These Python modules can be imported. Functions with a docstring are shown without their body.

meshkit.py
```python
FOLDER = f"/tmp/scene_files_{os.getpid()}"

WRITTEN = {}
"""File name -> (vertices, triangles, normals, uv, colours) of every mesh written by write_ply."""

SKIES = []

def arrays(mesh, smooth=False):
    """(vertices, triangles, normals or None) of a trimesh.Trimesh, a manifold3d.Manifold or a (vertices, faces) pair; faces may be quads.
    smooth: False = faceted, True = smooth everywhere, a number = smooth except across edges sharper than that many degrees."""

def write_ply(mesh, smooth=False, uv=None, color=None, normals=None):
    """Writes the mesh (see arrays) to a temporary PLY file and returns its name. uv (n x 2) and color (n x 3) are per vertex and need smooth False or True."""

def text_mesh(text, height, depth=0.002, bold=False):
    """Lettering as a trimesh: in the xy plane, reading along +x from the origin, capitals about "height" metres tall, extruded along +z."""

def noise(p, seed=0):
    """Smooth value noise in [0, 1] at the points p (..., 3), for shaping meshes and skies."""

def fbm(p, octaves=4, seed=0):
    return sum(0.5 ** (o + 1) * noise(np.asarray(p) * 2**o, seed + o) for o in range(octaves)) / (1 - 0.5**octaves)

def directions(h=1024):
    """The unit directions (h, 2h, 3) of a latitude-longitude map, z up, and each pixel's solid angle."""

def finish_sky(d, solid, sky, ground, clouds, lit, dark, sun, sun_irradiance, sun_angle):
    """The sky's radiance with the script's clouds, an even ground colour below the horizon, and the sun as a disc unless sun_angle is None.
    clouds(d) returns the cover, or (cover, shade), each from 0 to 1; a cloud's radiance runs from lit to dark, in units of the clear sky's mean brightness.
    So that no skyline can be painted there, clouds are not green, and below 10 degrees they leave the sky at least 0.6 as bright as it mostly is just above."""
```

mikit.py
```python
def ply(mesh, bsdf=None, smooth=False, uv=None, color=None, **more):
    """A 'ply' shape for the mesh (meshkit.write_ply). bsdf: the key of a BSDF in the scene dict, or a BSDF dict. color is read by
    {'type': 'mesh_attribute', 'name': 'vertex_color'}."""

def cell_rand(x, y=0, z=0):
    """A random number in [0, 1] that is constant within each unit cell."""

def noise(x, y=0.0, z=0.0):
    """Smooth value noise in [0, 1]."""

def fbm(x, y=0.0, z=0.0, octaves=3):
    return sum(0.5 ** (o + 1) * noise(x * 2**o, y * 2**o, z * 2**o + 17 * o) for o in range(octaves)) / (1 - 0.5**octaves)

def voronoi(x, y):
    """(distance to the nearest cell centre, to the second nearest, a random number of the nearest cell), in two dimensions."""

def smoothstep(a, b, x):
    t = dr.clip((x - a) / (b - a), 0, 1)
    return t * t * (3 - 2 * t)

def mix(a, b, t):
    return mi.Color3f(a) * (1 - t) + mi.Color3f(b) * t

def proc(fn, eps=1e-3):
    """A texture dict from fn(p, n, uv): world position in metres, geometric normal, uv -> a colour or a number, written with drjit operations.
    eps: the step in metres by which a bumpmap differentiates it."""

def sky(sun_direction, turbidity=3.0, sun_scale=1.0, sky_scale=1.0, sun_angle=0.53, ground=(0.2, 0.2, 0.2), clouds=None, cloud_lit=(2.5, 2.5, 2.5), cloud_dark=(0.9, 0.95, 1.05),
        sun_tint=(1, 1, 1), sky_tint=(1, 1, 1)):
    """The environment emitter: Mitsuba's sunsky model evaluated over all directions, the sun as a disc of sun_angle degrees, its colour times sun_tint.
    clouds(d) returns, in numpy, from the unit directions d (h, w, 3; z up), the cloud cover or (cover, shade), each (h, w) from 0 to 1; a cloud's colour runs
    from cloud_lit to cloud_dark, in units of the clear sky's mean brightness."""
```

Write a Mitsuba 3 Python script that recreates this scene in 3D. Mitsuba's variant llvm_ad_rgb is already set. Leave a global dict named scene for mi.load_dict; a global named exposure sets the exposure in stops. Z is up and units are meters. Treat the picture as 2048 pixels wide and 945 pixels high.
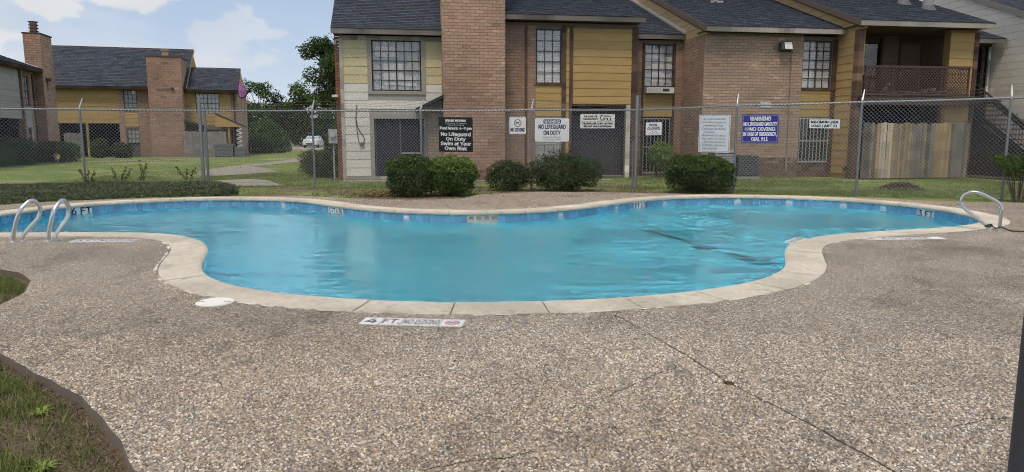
import math, numpy as np, trimesh, mitsuba as mi, mikit, meshkit, drjit as dr
import shapely
from shapely.geometry import Polygon, LineString, Point, box as sbox
from shapely.ops import unary_union, triangulate
from scipy.interpolate import splprep, splev
T = mi.ScalarTransform4f
scene, labels, _n = {}, {}, {}

# ---------------------------------------------------------------- camera, sky, exposure
CAM_H, PITCH = 1.55, math.radians(8.116)
scene['camera'] = {'type': 'perspective', 'fov': 71.6, 'fov_axis': 'x', 'near_clip': 0.05, 'far_clip': 900.0,
                   'to_world': T().look_at(origin=[0, 0, CAM_H], target=[0, math.cos(PITCH), CAM_H - math.sin(PITCH)], up=[0, 0, 1])}
SUN = (-0.10, -0.45, 0.85)


def cloud_cover(d):
    x, y, z = d[..., 0], d[..., 1], np.maximum(d[..., 2], 0.02)
    q = np.stack([x / (z + .25) * 1.3, y / (z + .25) * 1.3, 0 * z + 3.7], -1)
    big = meshkit.fbm(q, 5, seed=4)
    small = meshkit.fbm(q * 3.1 + 9, 5, seed=11)
    cover = 0.47 + 0.42 * np.clip((big - .47) / .16, -0.6, 1)
    az, el = np.degrees(np.arctan2(x, y)), np.degrees(np.arcsin(np.clip(d[..., 2], -1, 1)))
    wob = meshkit.fbm(np.stack([az * .45, el * .8, 0 * az], -1), 5, seed=21) - .5
    for a, e, wa, we, k in ((-33.2, 8.4, 3.4, 1.0, .9), (-28.2, 9.4, 3.6, 1.0, 1.0), (-36.5, 6.1, 2.4, 1.6, 1.0), (-21.0, 7.0, 4.2, 1.6, .55), (-24.5, 4.5, 1.2, .4, .4),
                            (-10, 16, 7, 2.4, .9), (22, 19, 9, 3, .9), (-52, 12, 6, 2, .9), (60, 14, 8, 3, .9)):
        r = np.sqrt(((az - a) / wa) ** 2 + ((el - e) / we) ** 2) + wob * 2.4
        cover = np.maximum(cover, k * np.clip((1.14 - r) / .34, 0, 1))
    cover = np.clip(cover + .42 * np.exp(-np.maximum(el, 0) / 6.0), 0, 1)
    shade = np.clip(.34 + (small - .5) * .6 - .25 * np.exp(-np.maximum(el, 0) / 12.0), 0, 1)
    return cover, shade


scene['sky'] = mikit.sky(SUN, turbidity=3.2, sun_scale=0.36, sun_angle=14, clouds=cloud_cover, cloud_lit=(2.3, 2.34, 2.4), cloud_dark=(1.3, 1.4, 1.55), ground=(.22, .21, .18), sky_tint=(1.04, 1.0, .97))
exposure = 1.84


# ---------------------------------------------------------------- helpers
def lin(r, g, b, k=1.0):
    c = np.array([r, g, b], float) / 255
    return np.where(c < .04045, c / 12.92, ((c + .055) / 1.055) ** 2.4) * k


def newkey(name, parent=None):
    base = name if parent is None else parent + '__' + name
    k = _n.get(base, 0)
    _n[base] = k + 1
    return base if k == 0 else f'{base}_{k:03d}'


def tag(key, label=None, cat=None, group=None, kind=None):
    d = {}
    if label: d['label'] = label
    if cat: d['category'] = cat
    if group: d['group'] = group
    if kind: d['kind'] = kind
    labels[key] = d
    return key


def thing(name, label, cat, group=None):
    return tag(newkey(name), label, cat, group)


class Frame:
    """A wall's own axes: s along it to the viewer's right, o out of it, z up."""
    def __init__(self, x, y, phi, z=0.0):
        a = math.radians(phi)
        self.phi, self.z = phi, z
        self.p = np.array([x, y, z], float)
        self.u, self.n = np.array([math.cos(a), math.sin(a), 0]), np.array([math.sin(a), -math.cos(a), 0])

    def P(self, s, o, z):
        return self.p + self.u * s + self.n * o + np.array([0, 0, z])

    def turned(self, s, o, d):
        q = self.P(s, o, 0)
        return Frame(q[0], q[1], self.phi + d, q[2])


BOXF = np.array([[0, 2, 3, 1], [4, 5, 7, 6], [0, 1, 5, 4], [2, 6, 7, 3], [0, 4, 6, 2], [1, 3, 7, 5]])
BOXT = np.vstack([BOXF[:, [0, 1, 2]], BOXF[:, [0, 2, 3]]])


class MB:
    """Collects pieces of ONE mesh with a colour per vertex."""
    def __init__(self):
        self.v, self.f, self.c, self.k = [], [], [], 0

    def add(self, v, f, col):
        v, f = np.asarray(v, float), np.asarray(f, int)
        self.v.append(v); self.f.append(f + self.k)
        col = np.asarray(col, float)
        self.c.append(np.broadcast_to(col, (len(v), 3)) if col.ndim == 1 else col)
        self.k += len(v)
        return self

    def hexa(self, pts, col):
        return self.add(pts, BOXT, col)

    def box(self, fr, s0, s1, o0, o1, z0, z1, col):
        return self.hexa([fr.P(s, o, z) for s in (s0, s1) for o in (o0, o1) for z in (z0, z1)], col)

    def tube(self, pts, r, col, sides=6, cap=True):
        p = np.asarray(pts, float)
        t = np.gradient(p, axis=0); t /= np.linalg.norm(t, axis=1, keepdims=True) + 1e-12
        ref = np.array([0, 0, 1.]) if abs(t[0, 2]) < .9 else np.array([1., 0, 0])
        a = np.cross(t[0], ref); a /= np.linalg.norm(a)
        A = []
        for ti in t:
            a = a - ti * (a @ ti); a /= np.linalg.norm(a) + 1e-12; A.append(a)
        A = np.array(A); B = np.cross(t, A)
        g = np.arange(sides) * 2 * np.pi / sides
        rr = np.broadcast_to(r, (len(p),))[:, None, None]
        v = (p[:, None] + rr * (np.cos(g)[None, :, None] * A[:, None] + np.sin(g)[None, :, None] * B[:, None])).reshape(-1, 3)
        f = []
        for i in range(len(p) - 1):
            for j in range(sides):
                a0, a1, b0, b1 = i * sides + j, i * sides + (j + 1) % sides, (i + 1) * sides + j, (i + 1) * sides + (j + 1) % sides
                f += [[a0, a1, b1], [a0, b1, b0]]
        if cap:
            m = len(p) - 1
            for j in range(1, sides - 1):
                f += [[0, j + 1, j], [m * sides, m * sides + j, m * sides + j + 1]]
        return self.add(v, f, col)

    def mesh(self, m, col):
        return self.add(m.vertices, m.faces, col)

    def put(self, name, mat, parent=None, smooth=False, **lab):
        key = newkey(name, parent)
        v, f, c = np.vstack(self.v), np.vstack(self.f), np.vstack(self.c)
        scene[key] = mikit.ply((v, f), mat, smooth=smooth, color=None if mat == 'steel' else c)
        if lab: tag(key, **lab)
        return key


def extr(poly, z0, z1):
    """A shapely polygon as a prism between two heights."""
    gs = [g for g in getattr(poly, 'geoms', [poly]) if g.geom_type == 'Polygon' and g.area > 1e-6]
    ms = []
    for g in gs:
        m = trimesh.creation.extrude_polygon(g, z1 - z0, engine='earcut')
        m.apply_translation([0, 0, z0]); ms.append(m)
    return trimesh.util.concatenate(ms)


def flat(poly, z):
    ms = []
    for g in getattr(poly, 'geoms', [poly]):
        if g.geom_type != 'Polygon' or g.area < 1e-7: continue
        v, f = trimesh.creation.triangulate_polygon(g, engine='earcut')
        ms.append(trimesh.Trimesh(np.column_stack([v, np.full(len(v), z)]), f, process=False))
    return trimesh.util.concatenate(ms)


def smoothpts(pts, n=8):
    """A rounded polyline through control points (Catmull-Rom)."""
    p = np.asarray(pts, float); p = np.vstack([2 * p[0] - p[1], p, 2 * p[-1] - p[-2]])
    out = []
    for i in range(1, len(p) - 2):
        for t in np.arange(n) / n:
            out.append(.5 * ((2 * p[i]) + (p[i + 1] - p[i - 1]) * t + (2 * p[i - 1] - 5 * p[i] + 4 * p[i + 1] - p[i + 2]) * t ** 2 + (-p[i - 1] + 3 * p[i] - 3 * p[i + 1] + p[i + 2]) * t ** 3))
    return np.array(out + [p[-2]])


# ---------------------------------------------------------------- materials
VC = {'type': 'mesh_attribute', 'name': 'vertex_color'}


def princ(base, rough, spec=.5, **k):
    return {'type': 'twosided', 'b': {'type': 'principled', 'base_color': base if isinstance(base, dict) else {'type': 'rgb', 'value': list(map(float, base))}, 'roughness': rough, 'specular': spec, **k}}


scene['matte'] = princ(VC, .9, .25)
scene['painted'] = princ(VC, .6, .4)
scene['glazed'] = princ(VC, .12, .5)
scene['metal'] = princ(VC, .42, .5, metallic=.55)
scene['steel'] = princ((.72, .72, .72), .17, .5, metallic=1.0)
scene['stone'] = princ(VC, .55, .35)
scene['leaf'] = {'type': 'principledthin', 'base_color': VC, 'roughness': .5, 'diff_trans': .55, 'spec_trans': 0.0}
scene['pane_glass'] = {'type': 'thindielectric', 'int_ior': 1.5}
scene['pool_water'] = {'type': 'roughdielectric', 'distribution': 'ggx', 'alpha': .012, 'int_ior': 1.33, 'ext_ior': 1.0}
N_, F_, S_ = mikit.noise, mikit.fbm, mikit.smoothstep


PEB = .0168
PALETTE = [((.46, .39, .31), .32), ((.28, .275, .285), .19), ((.61, .55, .46), .18), ((.19, .165, .14), .15), ((.82, .78, .71), .11), ((.46, .33, .23), .05)]


def deck_tone(p):
    """Dirt, old stains and the warmer sand-washed patches of the pebble deck: a tint over the stones."""
    dirt, stain = F_(p.x * .55 + 3, p.y * .55, 1.0, 4), F_(p.x * 2.3, p.y * 2.3, 5.0, 4)
    right = S_(1.5, 6.0, p.x) * S_(13.0, 8.0, p.y)
    k = .68 + .38 * dirt + .24 * (stain - .5) - right * .27 * S_(.42, .62, F_(p.x * .8 + 40, p.y * .8, 2.0, 4))
    spots = S_(.66, .72, F_(p.x * 3.7 + 20, p.y * 2.6, 9.0, 3))
    tint = mikit.mix((1.03, 1.02, 1.0), (1.08, 1.03, .965), S_(.42, .7, F_(p.x * .35 + 11, p.y * .35, 7.0, 3)) * .7 + S_(12.5, 15.5, p.y) * .5)
    return tint * (dr.clip(k, .35, 1.3) * (1 - .22 * spots))


def pebble_colour(p, n, uv):
    wx, wy = p.x + .004 * N_(p.x * 60, p.y * 60), p.y + .004 * N_(p.x * 60 + 9, p.y * 60)
    d1, d2, r = mikit.voronoi(wx / PEB, wy / PEB)
    c, at = mi.Color3f(*PALETTE[0][0]), PALETTE[0][1]
    for col, share in PALETTE[1:]:
        c = mikit.mix(c, col, S_(at - .005, at + .005, r)); at += share
    c = mikit.mix((.115, .10, .085), c, S_(.03, .24, d2 - d1))
    return c * deck_tone(p)


def pebble_height(p, n, uv):
    wx, wy = p.x + .004 * N_(p.x * 60, p.y * 60), p.y + .004 * N_(p.x * 60 + 9, p.y * 60)
    d1, d2, r = mikit.voronoi(wx / PEB, wy / PEB)
    return S_(.0, .5, d2 - d1) * (.6 + .4 * r)


def bed_colour(p, n, uv):
    return mi.Color3f(.125, .11, .092) * (.7 + .6 * N_(p.x * 120, p.y * 120)) * deck_tone(p)


scene['pebbles'] = {'type': 'twosided', 'b': {'type': 'bumpmap', 'arbitrary': mikit.proc(pebble_height, eps=.0013), 'scale': .006,
                    'b': {'type': 'principled', 'base_color': mikit.proc(pebble_colour), 'roughness': .62, 'specular': .35}}}


def concrete(p, n, uv):
    a, b = F_(p.x * 1.7, p.y * 1.7, p.z * 3, 4), F_(p.x * 26, p.y * 26, p.z * 26, 3)
    c = mikit.mix((.42, .385, .32), (.52, .48, .405), S_(.3, .7, a))
    spots = S_(.70, .80, F_(p.x * 9 + 4, p.y * 9, 2.0, 3))
    return c * (.80 + .36 * b) * (1 - .22 * spots)


scene['pebble_bed'] = princ(mikit.proc(bed_colour), .9, .2)
scene['concrete'] = princ(mikit.proc(concrete), .85, .3)


def lawn_colour(p, n, uv):
    a, b, c3 = F_(p.x * .32, p.y * .32, 0.0, 4), F_(p.x * 2.1, p.y * 1.4, 3.0, 4), F_(p.x * 19, p.y * 13, 6.0, 3)
    g = mikit.mix((.070, .098, .030), (.150, .200, .066), S_(.25, .75, .5 * b + .5 * c3))
    g = mikit.mix(g, (.25, .23, .12), .5 * S_(.52, .70, a))
    soil = mikit.mix((.085, .066, .048), (.17, .135, .10), c3)
    bed = S_(23.0, 21.2, p.y + .45 * p.x * S_(2.0, 8.0, p.x)) * S_(-9.0, -6.0, p.x)
    near = S_(8.0, 7.0, p.y) * S_(.40, .62, F_(p.x * 1.6, p.y * 1.6, 4.0, 4) + .35 * S_(-3.2, -2.0, p.x + .5 * (p.y - 4)))
    bare = dr.clip(bed * S_(.30, .55, F_(p.x * .9, p.y * 1.2, 8.0, 4)) + near, 0, 1)
    return mikit.mix(g, soil, bare)


scene['turf'] = princ(mikit.proc(lawn_colour), .95, .1)


def plaster_colour(p, n, uv):
    a = F_(p.x * .7, p.y * .7, p.z, 3)
    return mikit.mix((.15, .625, .735), (.19, .68, .78), a)


scene['plaster'] = princ(mikit.proc(plaster_colour), .9, .2)
rng = np.random.default_rng(7)

# ---------------------------------------------------------------- swimming pool outline (metres, coping edge over the water)
ctrl = np.array([(-10.02, 13.81), (-10.04, 14.95), (-9.74, 15.76), (-8.96, 16.6), (-7.69, 17.26), (-6.5, 17.43), (-5.34, 17.05), (-4.42, 16.29), (-3.5, 15.37), (-2.23, 14.5), (-.83, 14.25), (.2, 14.45), (1.31, 15.15),
                 (2.4, 16.35), (3.35, 17.3), (4.77, 18.0), (5.88, 18.05), (7.11, 17.67), (8.05, 17.05), (8.77, 16.0), (9.04, 14.95), (9.02, 14.08), (8.72, 13.23), (8.36, 12.66), (7.75, 12.12), (7.13, 11.75), (6.33, 11.45), (5.19, 11.12),
                 (4.66, 10.88), (4.22, 10.47), (3.92, 9.99), (3.77, 9.59), (3.65, 9.14), (3.5, 8.69), (3.19, 8.16), (2.72, 7.63), (2.15, 7.19), (1.51, 6.86), (.84, 6.63), (.17, 6.52), (-.58, 6.49), (-1.24, 6.54), (-1.79, 6.65), (-2.28, 6.84),
                 (-2.82, 7.22), (-3.26, 7.66), (-3.62, 8.1), (-3.88, 8.55), (-4.02, 8.95), (-4.14, 9.46), (-4.24, 9.8), (-4.43, 10.18), (-4.73, 10.58), (-5.17, 10.95), (-5.75, 11.18), (-6.58, 11.24), (-7.38, 11.24), (-8.18, 11.24),
                 (-9.08, 11.48), (-9.8, 12.12), (-10.05, 12.9)])
tck, _ = splprep(np.vstack([ctrl, ctrl[:1]]).T, s=.12, per=True)
fine = np.array(splev(np.linspace(0, 1, 6001), tck)).T
arc = np.concatenate([[0], np.cumsum(np.linalg.norm(np.diff(fine, axis=0), axis=1))])
PERIM = arc[-1]


def at_arc(a):
    a = np.mod(a, PERIM)
    return np.stack([np.interp(a, arc, fine[:, 0]), np.interp(a, arc, fine[:, 1])], -1)


def out_arc(a):
    t = at_arc(np.asarray(a) + .02) - at_arc(np.asarray(a) - .02)
    t /= np.linalg.norm(t, axis=-1, keepdims=True)
    return np.stack([-t[..., 1], t[..., 0]], -1) * SIGN


def near_arc(x, y):
    return arc[np.argmin((fine[:, 0] - x) ** 2 + (fine[:, 1] - y) ** 2)]


SIGN = 1.0 if Polygon(fine).exterior.is_ccw is False else -1.0
poolP = Polygon(fine[::10])

# ---------------------------------------------------------------- ground, deck, paths
GZ = -.07
deckP = Polygon([(-1.57, 2.86), (-1.75, 3.11), (-1.92, 3.34), (-2.18, 3.65), (-2.6, 4.1), (-3.02, 4.41), (-3.66, 4.91), (-4.2, 5.4), (-4.71, 6.31), (-4.72, 6.38), (-4.84, 6.91), (-5.18, 7.52), (-5.63, 7.95), (-6.06, 8.19), (-7.5, 8.6), (-10, 9.0), (-13, 9.8),
                 (-13.2, 14.5), (-11.87, 15.75), (-10.8, 16.6), (-9.0, 17.7), (-7.56, 18.04), (-5.44, 18.19), (-3.97, 17.46), (-2.55, 17.05), (-1.26, 17.32), (-.86, 18.65), (.74, 19.48), (2.6, 19.31), (3.65, 18.97), (4.95, 18.65), (6.08, 18.55), (7.42, 18.3), (8.79, 17.7),
                 (9.57, 17.05), (10.56, 16.54), (11.77, 16.29), (13.15, 15.82), (17, 14.6), (17, -3), (-1.2, -3), (-1.2, 1.5)])
edge = LineString(deckP.exterior.coords)
rough_edge = []
for k in np.arange(0, edge.length, .06):
    q = edge.interpolate(k)
    w = .018 * (meshkit.fbm(np.array([[q.x * 4, q.y * 4, 0.]]), 3)[0] - .5) * 2
    rough_edge.append((q.x + w, q.y + w))
deckP = Polygon(rough_edge).buffer(.12).buffer(-.12).simplify(.006)
CW = .45
slabs = deckP.difference(poolP.buffer(CW + .005))
jx = [LineString([(.89, 5.9), (.89, 6.05), (1.25, 4.83), (1.37, 4.29), (1.59, 3.73), (1.78, 3.11), (2.3, 1.4), (2.9, -4)]), LineString([(4.35, 9.95), (5.47, 9.06), (6.05, 8.25), (9, 4.2), (14, -3.5)]),
      LineString([(-2.0, 17.4), (-1.91, 17.05), (-1.05, 14.4)]), LineString([(-5.0, 10.4), (-7.4, 8.0)]), LineString([(8.9, 15.6), (13, 17.4)])]
jpoly = unary_union([LineString([(x + .006 * math.sin(i * 2.1), y) for i, (x, y) in enumerate(np.array([j.interpolate(t).coords[0] for t in np.arange(0, j.length, .11)]))]).buffer((.0058, .005, .007, .004, .005)[q]) for q, j in enumerate(jx)]
                    + [Point(1.365, 4.30).buffer(.036)])
slabs = slabs.difference(jpoly)
cracks = []
for pts in ([(-.42, 3.12), (-.2, 3.22), (-.02, 3.26), (.12, 3.33)], [(2.35, 3.62), (2.6, 3.72), (2.75, 3.74)], [(-2.9, 5.15), (-2.75, 5.28), (-2.6, 5.33)], [(-1.05, 4.6), (-.9, 4.85), (-.8, 4.95)], [(.55, 4.05), (.9, 4.42), (1.1, 4.6)]):
    p = smoothpts([(x, y, 0) for x, y in pts], 9)[:, :2]
    p += .008 * (rng.random(p.shape) - .5) * 2
    cracks.append(LineString(p).buffer(.004))
slabs = slabs.difference(unary_union(cracks))
tag('pool_deck', 'brown exposed pebble deck around the pool, split by dark joints', kind='structure')
base = MB(); base.mesh(flat(deckP.buffer(-.05).difference(poolP.buffer(.3)), -.035), (.035, .03, .026)); base.put('pool_deck__joint_bed', 'matte')
for g in sorted([g for g in slabs.geoms if g.area > .02], key=lambda g: -g.area):
    k = newkey('slab', 'pool_deck')
    scene[k] = mikit.ply(flat(g, 0.0), 'pebbles')
    mb = MB(); mb.mesh(extr(g, -.16, -.004), (.15, .13, .115)); mb.put('slab_body', 'matte', k)

big = sbox(-160, -40, 160, 420)
hole = deckP.buffer(-.04)
lawnm = flat(big.difference(hole), GZ)
tag('lawn', 'mown lawn with worn bare soil running out behind the fence and beside the deck', kind='structure')
scene['lawn'] = mikit.ply(lawnm, 'turf')


def path(name, pts, label, z=GZ + .012, col=(.225, .21, .185)):
    mb = MB(); mb.mesh(flat(Polygon(pts).buffer(.25).buffer(-.25), z), col)
    tag(mb.put(name, 'matte'), label, kind='structure')


path('path', [(-9.41, 22.4), (-7.2, 22.6), (-8.84, 25.53), (-9.62, 26.12), (-10.44, 25.4), (-10.6, 24)], 'near bend of the winding concrete walk behind the fence')
path('path', [(-11.65, 28.0), (-10.2, 31.1), (-12.13, 34.9), (-13.3, 36.5), (-12.81, 44.35), (-14.0, 52.0), (-15.2, 53.5), (-14.4, 44.7), (-14.6, 36.5), (-13.9, 31.5), (-12.6, 28.4)], 'far winding stretch of concrete walk leading to the parked car')
path('path', [(-29, 40.0), (-25.2, 42.4), (-20.0, 47.5), (-20.0, 48.6), (-25.6, 43.4), (-29, 41.4)], 'thin pale walk across the lawn before the left building')
path('path', [(-6.0, 24.6), (0.5, 24.7), (3.6, 25.4), (3.6, 26.0), (-6.0, 25.3)], 'narrow concrete walk along the foot of the yellow unit')
path('parking_lot', [(-40, 82), (20, 70), (20, 110), (-40, 115)], 'grey parking lot under the far trees')

# ---------------------------------------------------------------- swimming pool
thing('swimming_pool', 'free-form blue swimming pool with pale concrete coping and a blue waterline tile band', 'swimming pool')
WZ = -.21
NA = int(PERIM / .06)
aa = np.linspace(0, PERIM, NA, endpoint=False)
A2, O2 = at_arc(aa), out_arc(aa)


def floor_z(x):
    return np.interp(x, [-9, -4, 2.5, 5.0, 9], [-1.95, -1.75, -1.22, -1.08, -.95])


wallb = A2 + O2 * .045
v = np.vstack([np.column_stack([wallb, np.full(NA, -.05)]), np.column_stack([wallb, np.full(NA, -.34)])])
i = np.arange(NA); j = (i + 1) % NA
scene['swimming_pool__basin_wall'] = mikit.ply((v, np.vstack([np.stack([i, j, j + NA], 1), np.stack([i, j + NA, i + NA], 1)])), 'plaster', smooth=True)
gx, gy = np.meshgrid(np.arange(-10.6, 9.8, .08), np.arange(6.2, 18.6, .08), indexing='ij')
rimP = Polygon(wallb)
gp_ = shapely.points(gx.ravel(), gy.ravel())
dist = shapely.distance(gp_, rimP.exterior) * np.where(shapely.contains(rimP, gp_), 1, -1)


def cove(x, d):
    t = np.clip(d / 1.5, 0, 1)
    return -.28 + (floor_z(x) + .28) * np.sqrt(1 - (1 - t) ** 2)


fl = np.stack([gx.ravel(), gy.ravel(), cove(gx.ravel(), dist)], -1)
nx, ny = gx.shape
ii, jj = np.meshgrid(np.arange(nx - 1), np.arange(ny - 1), indexing='ij')
q = (ii * ny + jj).ravel()
tri = np.vstack([np.stack([q, q + ny, q + ny + 1], 1), np.stack([q, q + ny + 1, q + 1], 1)])
tri = tri[(dist > -.15)[tri].all(1)]
scene['swimming_pool__basin_floor'] = mikit.ply((fl, tri), 'plaster', smooth=True)
mb = MB()
a, b = np.array((2.70, 14.2)), np.array((4.35, 9.3)); d = (b - a) / np.linalg.norm(b - a); w = np.array([-d[1], d[0]]) * .05
ts = np.linspace(0, 1, 40); mid = a + np.outer(ts, b - a)
zz = [cove(p[0], shapely.distance(Point(p), rimP.exterior)) + .03 for p in mid]
mb.add([np.append(p + s * w, z) for p, z in zip(mid, zz) for s in (-1, 1)], [[2 * k, 2 * k + 1, 2 * k + 3] for k in range(39)] + [[2 * k, 2 * k + 3, 2 * k + 2] for k in range(39)], (.02, .06, .08))
mb.put('floor_stripe', 'matte', 'swimming_pool', label='dark stripe across the pool floor at the slope break')

# coping stones
prof = np.array([(.0, -.058), (-.012, -.045), (-.014, -.022), (.004, .0), (.04, .012), (.10, .011), (.25, .006), (CW - .012, .006), (CW, .0), (CW, -.05)])
NS = 66
for k in range(NS):
    L = PERIM / NS
    a0, a1 = k * L + .006, (k + 1) * L - .006
    t = np.linspace(a0, a1, 7)
    P, O = at_arc(t), out_arc(t)
    dz, do = rng.normal(0, .0016), rng.normal(0, .0025)
    V = np.array([[np.append(P[m] + O[m] * (pd + do), pz + dz) for pd, pz in prof] for m in range(7)])
    npf = len(prof); f = []
    for m in range(6):
        for r in range(npf - 1):
            p0 = m * npf + r; f += [[p0, p0 + npf, p0 + npf + 1], [p0, p0 + npf + 1, p0 + 1]]
    for m in (0, 6):
        f += [[m * npf, m * npf + r, m * npf + r + 1] for r in range(1, npf - 1)]
    scene[newkey('coping_stone', 'swimming_pool')] = mikit.ply((V.reshape(-1, 3), f), 'concrete', smooth=35)
mb = MB()
P3 = [np.column_stack([A2 + O2 * d, np.full(NA, z)]) for d, z in ((.004, -.052), (.02, -.004), (CW + .008, -.006), (CW + .008, -.05))]
for r in range(3):
    mb.add(np.vstack([P3[r], P3[r + 1]]), np.vstack([np.stack([i, j, j + NA], 1), np.stack([i, j + NA, i + NA], 1)]), (.11, .10, .085))
mb.put('coping_grout', 'matte', 'swimming_pool')
mb = MB()
for k in range(420):          # white mortar smeared along the outer edge of the coping
    a = rng.uniform(near_arc(-3.8, 8.2), near_arc(-3.8, 8.2) + PERIM)
    p = at_arc(a)
    if p[1] > 12 or meshkit.noise(np.array([[a * .8, 0, 0]]))[0] < .45: continue
    o, tt = out_arc(a), rng.uniform(.03, .12)
    tdir = np.array([-o[1], o[0]])
    w = rng.uniform(.008, .028)
    c = p + o * (CW + .006 + w * .8)
    g = np.linspace(0, 2 * np.pi, 7, endpoint=False)
    ring = [np.append(c + tdir * math.cos(x) * tt * rng.uniform(.6, 1.1) + o * math.sin(x) * w * rng.uniform(.5, 1.1), .0035) for x in g]
    mb.add(ring, [[0, r, r + 1] for r in range(1, 6)], np.array((.62, .60, .55)) * rng.uniform(.8, 1.05))
mb.put('mortar_smear', 'matte', 'swimming_pool', kind='stuff')

# waterline tiles
TL = .155
NT = int(PERIM / TL); TL = PERIM / NT
special = {}


def mark(x, y, what, n=1):
    k0 = int(near_arc(x, y) / TL)
    for d in range(n): special[(k0 + d) % NT] = what
    return k0


def tile_frame(a):
    p, o = at_arc(a), out_arc(a)
    p = p + o * .03
    fr = Frame(0, 0, 0)
    fr.p = np.array([p[0], p[1], 0]); fr.u = np.array([o[1], -o[0], 0]); fr.n = np.array([-o[0], -o[1], 0])
    return fr


def lettering(mb, fr, text, s, z, h, w, o, col, bold=False, depth=.002):
    """Text centred on s with its foot at z, h tall, squeezed or stretched to the width w."""
    m = meshkit.text_mesh(text, h, depth, bold)
    b = m.bounds
    k = w / (b[1, 0] - b[0, 0]) if w else 1
    x = (m.vertices[:, 0] - (b[0, 0] + b[1, 0]) / 2) * k + s
    v = fr.p + np.outer(x, fr.u) + np.outer(m.vertices[:, 2] + o, fr.n) + np.outer(m.vertices[:, 1] + z, [0, 0, 1])
    mb.add(v, m.faces, col)


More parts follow.
